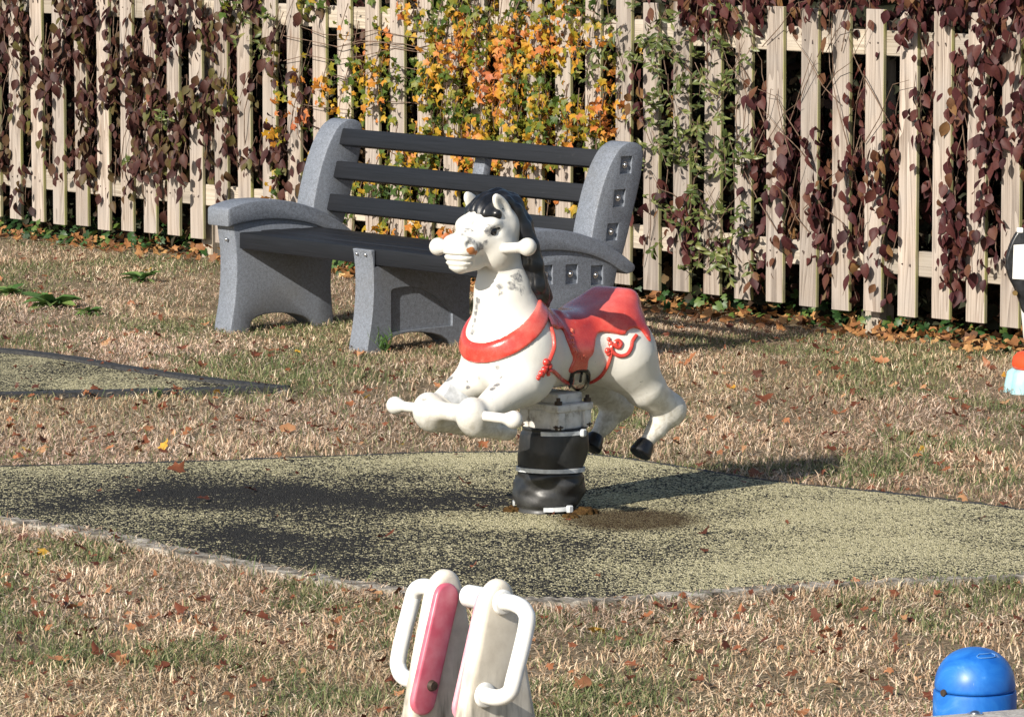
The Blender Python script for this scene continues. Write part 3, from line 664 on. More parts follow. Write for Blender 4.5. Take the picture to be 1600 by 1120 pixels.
def end_panel(u0, u1, recess_u=None):
    p = MB().prism(full_prof, (0, 0, 0), Y, Z, X, u0, u1, 0.008, 2).build('end_panel', M['grey_plastic'], bench)
    if recess_u:
        cuts = []
        for (vv, zz, w, h, sl) in [(.655, .735, .062, .066, .10), (.618, .612, .062, .066, .12), (.580, .487, .062, .066, .14), (.225, .352, .066, .074, 0), (.360, .345, .066, .074, 0), (.497, .330, .066, .074, 0)]:
            (vv, zz), w, h = BT_([(vv, zz)])[0], w * .9 / 2, h / 2
            cuts.append(cutter([(vv - w - sl * h, zz - h), (vv + w - sl * h, zz - h), (vv + w + sl * h, zz + h), (vv - w + sl * h, zz + h)], recess_u - 0.011, recess_u + 0.05))
            p_bolts.append((vv, zz))
        boolean_cut(p, cuts)
    MB().prism(arm_prof, (0, 0, 0), Y, Z, X, u0 - 0.016, u1 + 0.014, 0.010, 2).build('armrest', M['grey_plastic'], p)
    return p
p_bolts = []
BE = 1.70                                              # inner face of the right end
pl = end_panel(-0.122, 0.0)
MB().sphere((-0.05, 0.023, 0.375), 0.008, 10, 6).build('bolt', M['steel'], pl)
pr = end_panel(BE, BE + .122, BE + .122)
for (vv, zz) in p_bolts:
    MB().cyl((BE + .109, vv, zz), (BE + .114, vv, zz), 0.012, n=12).sphere((BE + .115, vv, zz), 0.0085, 10, 6).build('bolt', M['steel'], pr)
mid_prof = [tuple(p) for p in smooth_path(panel_prof[:6], 3)][:-1] + BT_([(.028, .398), (.052, .398), (.052, .333), (.10, .333), (.56, .322), (.575, .29)]) + [tuple(p) for p in smooth_path(back_prof[1:], 3)] + [tuple(p) for p in smooth_path(arch, 2)]
ms = MB().prism(mid_prof, (0, 0, 0), Y, Z, X, 0.817, 0.939, 0.003, 1).build('middle_support', M['grey_plastic'], bench)
rec = [(.137, .160), (.137, .232)] + [tuple(p) for p in smooth_path([(.15, .240), (.22, .243), (.30, .228), (.38, .192), (.45, .142), (.475, .115)], 3)] + [(.475, .068)]
rec = BT_([(.137, .07)] + rec)
boolean_cut(ms, [cutter(rec, 0.925, 1.0)])
for du in (0.848, 0.905):
    MB().sphere((du, 0.026, 0.380), 0.0075, 10, 6).build('bolt', M['steel'], ms)
mp = MB().prism(BT_([(.55, .30), (.60, .30), (.655, .46), (.705, .63), (.735, .76), (.70, .77), (.665, .64), (.61, .46)]), (0, 0, 0), Y, Z, X, 0.84, 0.91, 0.004).build('back_support', M['grey_plastic'], bench)
def slat(name, pa, pb, thick, back):
    """slat whose front face runs pa->pb (v,z) ; thickness to the back"""
    d = Vector((pb[0] - pa[0], pb[1] - pa[1])).normalized(); nrm = Vector((d.y, -d.x)) if not back else Vector((-d.y, d.x))
    pa, pb = BT_([pa, pb])
    q = [pa, pb, (pb[0] + nrm.x * thick, pb[1] + nrm.y * thick), (pa[0] + nrm.x * thick, pa[1] + nrm.y * thick)]
    return MB().prism(q, (0, 0, 0), Y, Z, X, 0.001, BE - .001, 0.006, 2).build(name, M['slat'], bench)
for a, b in (((.633, .788), (.612, .722)), ((.598, .657), (.577, .589)), ((.560, .526), (.540, .458))):
    slat('back_slat', a, b, 0.038, True)
slat('seat_slat', (.056, .404), (.056, .338), 0.105, True)
for i in range(3):
    v0 = .172 + i * .112; z0 = .404 - i * .004
    MB().prism(BT_([(v0, z0 - .065), (v0 + .1, z0 - .067), (v0 + .1, z0 - .002), (v0, z0)]), (0, 0, 0), Y, Z, X, 0.001, BE - .001, 0.006, 2).build('seat_slat', M['slat'], bench)

# ================================================================== the spring horse
HO = G(853, 803); HYAW = R(44)
HF = np.array([-math.sin(HYAW), -math.cos(HYAW), 0]); HL = np.array([math.cos(HYAW), -math.sin(HYAW), 0])
horse = empty('spring_horse', HO, math.atan2(HF[1], HF[0]))     # local x forward, y to the horse's left, z up
tag(horse, 'worn white playground horse rocker with red saddle, black mane and rubber covered spring', 'spring rocker')
HM = Matrix.Translation(Vector(HO)) @ Matrix.Rotation(math.atan2(HF[1], HF[0]), 4, 'Z'); HMI = HM.inverted()
def hloc(px, py, b):
    p = on_plane(px, py, HO + HL * b, HL) - HO; return float(p @ HF), float(p[2])
class SDF:
    def __init__(s, lo, hi, h):
        s.lo, s.h = np.array(lo, float), h; s.n = [int(math.ceil((b - a) / h)) + 1 for a, b in zip(lo, hi)]
        ax = [s.lo[i] + h * np.arange(s.n[i]) for i in range(3)]
        s.x, s.y, s.z = (a.astype(np.float32) for a in np.meshgrid(*ax, indexing='ij', sparse=True))
        s.ax = ax
    def cap(s, a, b, ra, rb, sy=1.0):
        a, b = np.array(a, np.float32), np.array(b, np.float32); y = s.y / np.float32(sy); a = a * [1, 1 / sy, 1]; b = b * [1, 1 / sy, 1]
        ba = b - a; L = float(ba @ ba) + 1e-12
        px, py, pz = s.x - np.float32(a[0]), y - np.float32(a[1]), s.z - np.float32(a[2])
        h = np.clip((px * np.float32(ba[0]) + py * np.float32(ba[1]) + pz * np.float32(ba[2])) / np.float32(L), 0, 1)
        return np.sqrt((px - h * np.float32(ba[0])) ** 2 + (py - h * np.float32(ba[1])) ** 2 + (pz - h * np.float32(ba[2])) ** 2) - (np.float32(ra) + np.float32(rb - ra) * h)
    def ell(s, c, r, ry=0.0):
        """ellipsoid, pitched by ry about y"""
        dx, dy, dz = s.x - np.float32(c[0]), s.y - np.float32(c[1]), s.z - np.float32(c[2])
        cr, sr = np.float32(math.cos(ry)), np.float32(math.sin(ry)); X_, Z_ = dx * cr + dz * sr, -dx * sr + dz * cr
        k_ = np.sqrt((X_ / r[0]) ** 2 + (dy / r[1]) ** 2 + (Z_ / r[2]) ** 2); return ((k_ - 1) * np.float32(min(r))).astype(np.float32)
def smin(a, b, k_):
    h = np.maximum(k_ - np.abs(a - b), 0) / k_; return np.minimum(a, b) - h * h * np.float32(k_ * 0.25)
def smax(a, b, k_): return -smin(-a, -b, k_)
def nets(F, sdf):
    """naive surface nets"""
    S = F < 0; n = F.shape
    c8 = [(i, j, k_) for i in (0, 1) for j in (0, 1) for k_ in (0, 1)]
    sl_ = lambda i, j, k_: (slice(i, n[0] - 1 + i), slice(j, n[1] - 1 + j), slice(k_, n[2] - 1 + k_))
    cntv = sum(S[sl_(*c)].astype(np.int8) for c in c8); act = (cntv > 0) & (cntv < 8)
    idx = -np.ones(act.shape, np.int64); ii = np.argwhere(act); idx[act] = np.arange(len(ii))
    fv = {c: F[ii[:, 0] + c[0], ii[:, 1] + c[1], ii[:, 2] + c[2]].astype(float) for c in c8}
    acc = np.zeros((len(ii), 3)); w = np.zeros(len(ii))
    for c in c8:
        for ax_ in range(3):
            if c[ax_] == 0:
                d = list(c); d[ax_] = 1; d = tuple(d); a, b = fv[c], fv[d]; m = (a < 0) != (b < 0)
                t = np.where(m, a / np.where(m, a - b, 1), 0); p = np.tile(np.array(c, float), (len(ii), 1)); p[:, ax_] += t
                acc += p * m[:, None]; w += m
    V = (ii + acc / w[:, None]) * sdf.h + sdf.lo
    Q = []
    for ax_ in range(3):
        u_, v_ = (ax_ + 1) % 3, (ax_ + 2) % 3
        a = [slice(None)] * 3; b = [slice(None)] * 3; a[ax_] = slice(0, n[ax_] - 1); b[ax_] = slice(1, n[ax_])
        cr = S[tuple(a)] != S[tuple(b)]; e = np.argwhere(cr)
        e = e[(e[:, u_] > 0) & (e[:, v_] > 0) & (e[:, u_] < n[u_] - 1) & (e[:, v_] < n[v_] - 1)]
        fl = S[tuple(a)][e[:, 0], e[:, 1], e[:, 2]]
        def ci(du, dv):
            g = e.copy(); g[:, u_] -= du; g[:, v_] -= dv; return idx[g[:, 0], g[:, 1], g[:, 2]]
        q = np.stack([ci(1, 1), ci(0, 1), ci(0, 0), ci(1, 0)], 1); q[~fl] = q[~fl][:, ::-1]; Q.append(q)
    return V, np.concatenate(Q)
def relax(V, Q, it=2, f=0.5):
    E_ = np.concatenate([Q[:, [0, 1]], Q[:, [1, 2]], Q[:, [2, 3]], Q[:, [3, 0]]]); n = len(V)
    deg = np.bincount(E_[:, 0], minlength=n) + np.bincount(E_[:, 1], minlength=n)
    for i in range(it):
        A = np.stack([np.bincount(E_[:, 0], V[E_[:, 1], q], n) + np.bincount(E_[:, 1], V[E_[:, 0], q], n) for q in range(3)], 1) / deg[:, None]
        V = V + (A - V) * (f if i % 2 == 0 else -f * 0.9)
    return V
def sdf_obj(name, F, sdf, mat, parent, it=4):
    V, Q = nets(F, sdf); V = relax(V, Q, it)
    me = np_mesh(name, V, Q.ravel(), np.full(len(Q), 4)); return link_mesh(name, me, mat, parent, True), V, Q

def horse_body(s, legs=True):
    d = s.cap((-.22, 0, .478), (.10, 0, .485), .103, .110, 1.12)                       # barrel
    d = smin(d, s.ell((.160, 0, .500), (.132, .138, .142)), .06)                        # chest
    for sg in (1, -1):
        d = smin(d, s.ell((.150, sg * .092, .470), (.086, .058, .118)), .022)           # shoulder
        d = smin(d, s.ell((-.240, sg * .064, .490), (.104, .090, .116)), .045)           # haunch
        d = smin(d, s.cap((-.262, sg * .088, .445), (-.318, sg * .102, .362), .084, .060), .06)   # thigh
    d = smin(d, s.cap((.138, 0, .56), (.178, 0, .665), .102, .078), .055)                 # neck
    d = smin(d, s.cap((.178, 0, .66), (.195, 0, .82), .074, .056), .05)
    h = s.cap((.210, 0, .868), (.268, 0, .856), .074, .068)                             # skull
    for sg in (1, -1): h = smin(h, s.ell((.236, sg * .034, .808), (.064, .046, .068)), .012)    # cheeks
    h = smin(h, s.cap((.262, -.018, .852), (.352, -.010, .818), .050, .036), .025)      # nose
    h = smin(h, s.cap((.262, .018, .852), (.352, .010, .818), .050, .036), .025)
    h = smin(h, s.cap((.362, -.017, .806), (.362, .017, .806), .037, .037), .015)        # muzzle
    h = smin(h, s.cap((.362, -.016, .774), (.362, .016, .774), .029, .029), .012)
    for sg in (1, -1):
        h = smin(h, s.ell((.288, sg * .056, .878), (.028, .020, .016), -.35), .018)     # brows
        h = smin(h, s.ell((.372, sg * .030, .828), (.020, .017, .018)), .012)           # nostril swellings
    h = smin(h, s.cap((.30, 0, .776), (.358, 0, .763), .034, .026), .012)               # chin
    for (zg, tl, xm) in ((.792, .0, .350), (.776, .0, .352), (.762, .0, .356)):                         # mouth creases run round the muzzle
        g = np.abs(s.z - np.float32(zg) + np.float32(tl) * (s.x - np.float32(.385))) - np.float32(.0022)
        h = smax(h, -np.maximum(np.maximum(g + 0 * h, -(h + np.float32(.007))), np.float32(xm) - s.x), .003)
    for sg in (1, -1): h = smax(h, -s.ell((.374, sg * .052, .826), (.013, .011, .011)), .004)
    for sg in (1, -1): h = smax(h, -s.ell((.286, sg * .079, .858), (.020, .014, .014)), .010)   # eye sockets
    d = smin(d, h, .014)
    if not legs: return d
    for sg in (1, -1):
        d = smin(d, s.cap((.200, sg * .086, .412), (.340, sg * .089, .350), .064, .042), .03)   # upper foreleg
        d = smin(d, s.ell((.402, sg * .088, .336), (.049, .044, .054)), .018)                     # folded knee
        d = smin(d, s.cap((.385, sg * .088, .306), (.285, sg * .088, .283), .034, .025), .02)     # shin folded under
        d = smin(d, s.cap((.285, sg * .088, .283), (.255, sg * .088, .279), .026, .029), .01)
        lg = s.cap((-.322, sg * .103, .352), (-.428, sg * .106, .286), .050, .046)                # gaskin to hock
        lg = smin(lg, s.cap((-.424, sg * .106, .276), (-.372, sg * .104, .230), .043, .027), .03)
        lg = smin(lg, s.cap((-.372, sg * .104, .230), (-.328, sg * .102, .194), .027, .021), .02)
        d = smin(d, lg, .03)
    d = smin(d, s.cap((.395, -.09, .338), (.395, .09, .338), .027, .027), .022)          # the block between the knees
    for sg in (1, -1):                                                                    # ears, leaning forward and cupped
        e = s.ell((.243, sg * .058, .925), (.054, .014, .024), R(46)); e = smax(e, -s.ell((.247, sg * .072, .928), (.040, .011, .0145), R(46)), .005)
        d = smin(d, e, .010)
    return d
S1 = SDF((-.51, -.20, .13), (.47, .20, 1.0), 0.0047)
FB_ = horse_body(S1)
body, BV, BQ = sdf_obj('body', FB_, S1, M['white'], horse, 4)
def add_attr(o, name, val):
    at = o.data.attributes.new(name, 'FLOAT', 'POINT'); at.data.foreach_set('value', np.asarray(val, np.float32))
def blob(V, pts):
    r = np.zeros(len(V))
    for (c, rr_, w) in pts:
        q = (V - np.array(c)) / np.array(rr_); r = np.maximum(r, w * np.clip(1 - np.sqrt((q * q).sum(1)), 0, 1) ** 0.5)
    return r
BT = BVHTree.FromPolygons([tuple(v) for v in BV], [tuple(q) for q in BQ])
def on_body(px, py, mir=False):
    """point and normal on the horse's flank seen at a photo pixel (horse coordinates)"""
    o = HMI @ Vector((0, 0, CAMH)); d = (HMI.to_3x3() @ Vector(ray(px, py))).normalized()
    hit, nrm, _, _ = BT.ray_cast(o, d)
    if hit is None: return None
    return hit, nrm
def marks(lst):
    out = []
    for px, py, r, w in lst:
        h_ = on_body(px, py)
        if h_: out.append((tuple(h_[0]), (r, r, r), w))
    return out
add_attr(body, 'wear', blob(BV, marks([(735, 356, .045, .62), (722, 366, .034, .55), (712, 372, .024, .5), (752, 366, .030, .5), (767, 361, .028, .95), (750, 386, .028, .95), (736, 376, .022, .9), (757, 380, .02, .8), (808, 436, .034, .9), (801, 447, .026, .75), (812, 452, .030, .75), (781, 446, .022, .7), (782, 460, .018, .65),
    (746, 470, .018, 1.0), (744, 480, .018, 1.0), (743, 490, .017, 1.0), (742, 500, .016, .95), (740, 509, .016, .9), (738, 519, .019, 1.0), (702, 592, .022, 1.0), (690, 598, .024, 1.0), (678, 604, .022, .95), (668, 610, .018, .8), (777, 601, .017, 1.0), (770, 607, .017, 1.0), (783, 590, .013, .9), (777, 575, .012, .9), (730, 596, .012, .9), (731, 606, .012, .9), (782, 583, .010, .8), (660, 622, .02, .6), (748, 590, .012, .6), (840, 560, .02, .35), (1000, 600, .03, .4)])))
add_attr(body, 'rust', blob(BV, marks([(738, 393, .020, .9), (744, 395, .014, .8), (732, 391, .012, .8)])))
add_attr(body, 'grime', np.clip((0.40 - BV[:, 2]) / 0.16, 0, 1) * 0.55)
# saddle: flap outline on the flank, cantle raised behind
sad_px = [(842, 484), (847, 501), (854, 513), (862, 511), (872, 515), (888, 516), (889, 532), (893, 550), (897, 561), (895, 582), (921, 582), (921, 563), (927, 555), (931, 542), (936, 530), (945, 519), (956, 519), (968, 523), (973, 515), (983, 511), (993, 515), (998, 523), (1004, 532), (1008, 526), (1013, 516)]
sad = [hloc(x, y, .125) for x, y in sad_px]
sad = [(a + (.022 * max(0, i - 18) / 6), z) for i, (a, z) in enumerate(sad)]
sad = [tuple(p) for p in smooth_path(sad, 4)] + [(sad[-1][0] + .004, .555), (-.318, .60), (-.328, .74), (.05, .74), (sad[0][0] + .012, .66)]
def poly_sdf(P, X_, Z_):
    P = np.array(P); d = np.full(X_.shape, 1e9); ins = np.zeros(X_.shape, bool); N = len(P)
    for i in range(N):
        a, b = P[i], P[(i + 1) % N]; e = b - a; wx, wz = X_ - a[0], Z_ - a[1]
        t = np.clip((wx * e[0] + wz * e[1]) / (e @ e + 1e-12), 0, 1); d = np.minimum(d, np.hypot(wx - e[0] * t, wz - e[1] * t))
        c_ = ((a[1] <= Z_) & (b[1] > Z_)) | ((b[1] <= Z_) & (a[1] > Z_)); xx = a[0] + (Z_ - a[1]) / (b[1] - a[1] + 1e-12) * e[0]; ins ^= c_ & (X_ < xx)
    return np.where(ins, -d, d)
S2 = SDF((-.45, -.19, .33), (.12, .19, .74), 0.0042)
B2 = horse_body(S2)
XX, ZZ = np.meshgrid(S2.ax[0], S2.ax[2], indexing='ij'); P2 = poly_sdf(sad, XX, ZZ)[:, None, :].astype(np.float32)
sd = smax(B2 - np.float32(.0075), P2 + 0 * B2, .008)
cant = smin(S2.cap((-.284, -.052, .606), (-.284, .052, .606), .041, .041), S2.ell((-.220, 0, .578), (.085, .105, .044), -.45), .045)
cant = smin(cant, S2.cap((-.292, -.062, .622), (-.292, .062, .622), .026, .026), .018)
cant = smin(cant, S2.ell((-.11, 0, .574), (.10, .078, .020)), .04)
cant = smin(cant, S2.cap((.004, -.05, .588), (.004, .05, .588), .020, .020), .02)
sd = smin(sd, cant, .03); sd = smax(sd, -(B2 + np.float32(.006)), .001)
saddle, SV, SQ = sdf_obj('saddle', sd, S2, M['red'], horse, 4)
# breast collar
S3 = SDF((-.04, -.20, .36), (.36, .20, .74), 0.0045)
B3 = horse_body(S3, False); cn = np.array([.58, .815]); cd = cn @ np.array([.262, .522])
sl3 = np.abs(S3.x * np.float32(cn[0]) + S3.z * np.float32(cn[1]) - np.float32(cd)) - np.float32(.0235)
F3 = smax(smax(B3 - np.float32(.008), sl3 + 0 * B3, .010), -(B3 + np.float32(.006)), .001)
sdf_obj('breast_collar', F3, S3, M['red'], horse, 4)
# mane with forelock
S4 = SDF((.0, -.10, .59), (.33, .14, 1.0), 0.0040)
path = [(.268, 0, .914), (.244, .002, .938), (.212, .006, .946), (.172, .014, .922), (.146, .026, .872), (.132, .036, .815), (.124, .042, .760), (.112, .046, .705), (.094, .048, .668), (.074, .048, .644)]
rad_ = [.026, .030, .032, .034, .036, .036, .037, .038, .036, .022]
F4 = None
for lat, sc_r, ph in ((0, 1.0, 0), (.026, .72, 1.3), (-.020, .8, 2.2), (.012, .8, 3.9)):       # overlapping locks that run down the neck
    for i in range(len(path) - 1):
        def pt(i): p = path[i]; return (p[0] + .006 * math.sin(i * 1.7 + ph) + lat * .25, p[1] + lat * (1 if i < 8 else .7), p[2] - abs(lat) * .35 + .004 * math.cos(i * 2.1 + ph))
        q = S4.cap(pt(i), pt(i + 1), rad_[i] * sc_r, rad_[i + 1] * sc_r, 1.1); F4 = q if F4 is None else smin(F4, q, .008)
F4 = smin(F4, S4.ell((.266, .004, .908), (.040, .064, .038), -.8), .02)                    # forelock
for a_, b_ in (((.258, .034, .920), (.286, .058, .866)), ((.250, .040, .915), (.270, .062, .868)), ((.270, .012, .918), (.302, .022, .878)), ((.262, -.025, .922), (.300, -.038, .884))):
    F4 = smin(F4, S4.cap(a_, b_, .022, .010), .010)
F4 = smin(F4, S4.cap((.098, .048, .700), (.050, .052, .650), .034, .018), .012)         # flicked end
F4 = F4 + np.float32(.0022) * np.sin(S4.y * 260 + S4.x * 60 + S4.z * 22).astype(np.float32)
sdf_obj('mane', F4, S4, M['black'], horse, 2)
# hooves
for sg in (1, -1):
    MB().cyl((-.330, sg * .102, .197), (-.298, sg * .101, .158), .025, .036, 18, True, .009).build('hoof', M['black'], horse)
# eyes
for sg in (1, -1):
    MB().sphere((.288, sg * .0635, .858), .0135, 14, 10, (1, .6, 1)).build('eye', M['eye'], horse)
# hand grips and foot rests: bar with a knob
def knob_bar(name, p0, p1, r, rk):
    p0, p1 = Vector(p0), Vector(p1); d = (p1 - p0).normalized()
    mb = MB().cyl(p0, p1, r, r, 16); mb.cyl(p1 - d * (rk * 1.4), p1 - d * rk * .35, r, rk * .92, 18, False)
    mb.sphere(p1, rk, 22, 14); return mb.build(name, M['white'], horse)
knob_bar('hand_grip', (.250, .03, .804), (.268, .181, .820), .0155, .0265); knob_bar('hand_grip', (.250, -.03, .804), (.268, -.181, .799), .0155, .0265)
knob_bar('foot_rest', (.392, .08, .338), (.387, .241, .336), .0150, .0265); knob_bar('foot_rest', (.392, -.08, .338), (.387, -.241, .337), .0150, .0265)
# raised red piping and ornaments on the flank
def surf_tube(name, pxs, r, mat, n=6):
    pts = []
    for x, y in smooth_path(pxs, n):
        h_ = on_body(x, y)
        if h_: pts.append(h_[0] + h_[1] * (r * 0.35))
    return MB().tube(pts, r, 8).build(name, mat, horse)
surf_tube('piping', [(860, 512), (864, 525), (865, 542), (860, 558), (853, 573), (846, 588)], .0062, M['red'])
surf_tube('piping', [(856, 586), (856, 580), (863, 579), (874, 589), (884, 596), (893, 598)], .0062, M['red'])
surf_tube('piping', [(915, 598), (928, 594), (941, 584), (951, 566), (956, 547)], .0058, M['red'])
surf_tube('piping', [(963, 541), (961, 535), (966, 532), (970, 537), (966, 543), (957, 539), (955, 546), (961, 553), (970, 556), (980, 553), (986, 543), (988, 533), (994, 524)], .0062, M['red'])
def ornament(pts, sz):
    mb = MB()
    for (x, y), s_ in zip(pts, sz):
        h_ = on_body(x, y)
        if h_: mb.sphere(h_[0], s_, 12, 8)
    return mb.build('ornament', M['red'], horse)
ornament([(853, 566), (858, 572), (850, 578), (845, 584), (841, 590)], [.012, .011, .011, .010, .008])
ornament([(951, 530), (954, 537), (949, 548), (951, 552)], [.007, .009, .010, .009])
# buckle
bp = [on_body(x, y) for x, y in smooth_path([(895, 580), (905, 577.5), (916, 579), (918, 589), (916, 600), (908, 607), (894, 610), (890, 604), (892, 590)], 4, True)]
bp = [h_[0] + h_[1] * .004 for h_ in bp if h_]
MB().tube(bp, .0068, 8, True).build('buckle', M['eye'], horse)
mb = MB(); cpt = sum((Vector(p) for p in bp), Vector()) / len(bp); cv = mb.b.verts.new(cpt + Vector((0, .005, 0))); ring = [mb.b.verts.new(p) for p in bp]
for i in range(len(ring)): mb.b.faces.new((cv, ring[i], ring[(i + 1) % len(ring)]))
mb.build('buckle_plate', M['red'], horse)
pr_ = [on_body(x, y) for x, y in ((906, 580), (905, 587), (904.5, 592))]
MB().tube([h_[0] + h_[1] * .009 for h_ in pr_ if h_], .0042, 8).build('buckle_prong', M['eye'], horse)
# raised lettering on the flap
SBT = BVHTree.FromPolygons([tuple(v) for v in SV], [tuple(q) for q in SQ])
def on_saddle(px, py):
    o = HMI @ Vector((0, 0, CAMH)); d = (HMI.to_3x3() @ Vector(ray(px, py))).normalized(); h_ = SBT.ray_cast(o, d); return (h_[0], h_[1]) if h_[0] else None
lp = [(893.5, 516), (893.2, 524), (893.8, 531), (895, 538), (896.5, 545), (899, 551.5), (903, 556.5), (908, 559), (913, 557.5)]
mbl = bmesh.new()
for i, ch in enumerate('WICKSTEED'):
    cu = bpy.data.curves.new('lettering', 'FONT'); cu.body = ch; cu.size = 0.0155; cu.extrude = 0.0016; cu.align_x = 'CENTER'; cu.align_y = 'CENTER'; cu.resolution_u = 2
    to = bpy.data.objects.new('tmp_text', cu); COL.objects.link(to)
    dg = bpy.context.evaluated_depsgraph_get(); me = bpy.data.meshes.new_from_object(to.evaluated_get(dg))
    a, b = lp[max(0, i - 1)], lp[min(len(lp) - 1, i + 1)]; h0, ha, hb = on_saddle(*lp[i]), on_saddle(*a), on_saddle(*b)
    if h0 and ha and hb:
        xdir = (hb[0] - ha[0]).normalized(); zdir = h0[1]; ydir = zdir.cross(xdir).normalized(); xdir = ydir.cross(zdir).normalized()
        m3 = Matrix((xdir, ydir, zdir)).transposed(); me.transform(Matrix.Translation(h0[0] + zdir * .001) @ m3.to_4x4()); mbl.from_mesh(me)
    bpy.data.objects.remove(to); bpy.data.meshes.remove(me)
lme = bpy.data.meshes.new('lettering'); mbl.to_mesh(lme); mbl.free(); link_mesh('lettering', lme, M['letter'], horse)
# rating plate on the chest block
h_ = on_body(713, 621); zz_ = h_[1]; xx_ = Vector((0, 1, 0)) - zz_ * zz_.y; xx_.normalize(); yy_ = zz_.cross(xx_)
MB().box(h_[0] + zz_ * .002, (.075, .045, .003), Matrix((xx_, yy_, zz_)).transposed()).build('rating_plate', M['tie'], horse)
# bracket, spring cover and ties (top leans slightly to the rear)
def gaiter():
    mb = bmesh.new(); nu, nv = 72, 60; rings = []
    for j in range(nv + 1):
        f = j / nv; z = 0.262 * f
        cx, cy = -.018 * f, .019 * f; ring = []
        for i in range(nu):
            a = 2 * math.pi * i / nu
            r = .0985 - .001 * f - .009 * math.exp(-(f / .16) ** 2)
            # two bellies pinched by the ties, plus slanting creases
            r += .002 * math.sin(min(1, f / .52) * math.pi) if f < .52 else .006 * math.sin((f - .52) / .48 * math.pi)
            r -= .010 * math.exp(-((f - .52) / .022) ** 2) + .007 * math.exp(-((f - .965) / .02) ** 2) + .006 * math.exp(-((f - .09) / .025) ** 2)
            w = math.exp(-((f - .36) / .16) ** 2)
            r += .009 * w * math.sin(2.0 * a + 9 * f + 1.1) + .004 * w * math.sin(5 * a - 14 * f) - .007 * w * math.exp(-((math.sin((a - 1.0 - 1.6 * (f - .3)) / 2) / .16) ** 2))
            r += .007 * math.exp(-((f - .43) / .04) ** 2) * math.sin(3 * a + .7) + .004 * math.exp(-((f - .25) / .05) ** 2) * math.sin(4 * a + 2 + 12 * f)
            r += .004 * math.exp(-((f - .72) / .12) ** 2) * math.sin(3 * a + 6 * f + 2)
            ring.append(mb.verts.new((cx + r * math.cos(a), cy + r * math.sin(a), z)))
        rings.append(ring)
    for A, B in zip(rings[:-1], rings[1:]):
        for i in range(nu): mb.faces.new((A[i], A[(i + 1) % nu], B[(i + 1) % nu], B[i]))
    mb.faces.new(rings[-1]); me = bpy.data.meshes.new('spring_cover'); mb.to_mesh(me); mb.free()
    return link_mesh('spring_cover', me, M['gaiter'], horse, True)
gaiter()
def tie(f, r, a0, a1, tilt, bl=None):
    cx, cy, z = -.018 * f, .019 * f, .262 * f; N = 40; mb = MB(); V = []
    for i in range(N + 1):
        a = a0 + (a1 - a0) * i / N; zz = z + tilt * math.cos(a - .5); rr_ = r
        V.append([mb.b.verts.new((cx + q * math.cos(a), cy + q * math.sin(a), zz + dz)) for q, dz in ((rr_ - .002, -.0065), (rr_ + .003, -.006), (rr_ + .003, .006), (rr_ - .002, .0065))])
    for A, B in zip(V[:-1], V[1:]):
        for q in range(4): mb.b.faces.new((A[q], A[(q + 1) % 4], B[(q + 1) % 4], B[q]))
    mb.b.faces.new(V[0][::-1]); mb.b.faces.new(V[-1])
    if bl is not None:
        mb.box((cx + (r + .006) * math.cos(bl), cy + (r + .006) * math.sin(bl), z + tilt * math.cos(bl - .5)), (.016, .018, .022), Matrix.Rotation(bl, 3, 'Z'), .003, 1)
    return mb.build('cable_tie', M['tie'], horse)
# angle 0 = forward; the camera sees roughly -20 to 150 degrees
tie(.52, .0995, 0, 2 * math.pi, .004)
tie(.955, .0985, R(20), R(95), .0, R(97))
tie(.10, .0975, R(38), R(82), .0, R(84)); tie(.13, .0990, R(-52), R(-36), .0)
bx0, by0 = -.020, .020
br = MB(); br.box((bx0, by0, .350), (.105, .120, .030), None, .005); br.box((bx0, by0, .324), (.152, .166, .022), None, .004); br.cyl((bx0, by0, .262), (bx0, by0, .318), .080, .080, 40, True, .003)
for q in (-1, 1):
    for q2 in (-1, 1): br.box((bx0 + q * .056, by0 + q2 * .062, .288), (.030, .034, .054), None, .004)
br.build('bracket', M['bracket'], horse)
for q in (-1, 1):
    for q2 in (-1, 1):
        bx, by = bx0 + q * .062, by0 + q2 * .070
        MB().cyl((bx, by, .262), (bx, by, .356), .006, n=10).cyl((bx, by, .262), (bx, by, .275), .011, n=6).cyl((bx, by, .336), (bx, by, .346), .012, n=6).cyl((bx, by, .268), (bx, by, .272), .015, n=14).build('bolt', M['rusty'], horse)
def clump(name, px, py, r, lab, mat):
    p = G(px, py, .012); rr_ = random.Random(px); m = bmesh.new(); bmesh.ops.create_icosphere(m, subdivisions=4, radius=1)
    for v in m.verts:
        f = 1 + .25 * math.sin(v.co.x * 5 + px) * math.cos(v.co.y * 6) + rr_.uniform(-.09, .09); v.co = Vector((v.co.x * r * f, v.co.y * r * .9 * f, max(-.004, v.co.z * r * .55 * f)))
    me = bpy.data.meshes.new(name); m.to_mesh(me); m.free(); o = link_mesh(name, me, mat, None, True); o.location = p; return tag(o, lab, 'moss', 'moss at the foot of the spring')
clump('moss_clump', 800, 798, .026, 'brown moss clump at the left foot of the black spring cover', M['moss'])
clump('moss_clump', 914, 802, .034, 'olive moss clump at the right foot of the black spring cover', M['moss'])
clump('moss_clump', 892, 808, .022, 'small rusty moss tuft in front of the black spring cover', M['moss'])

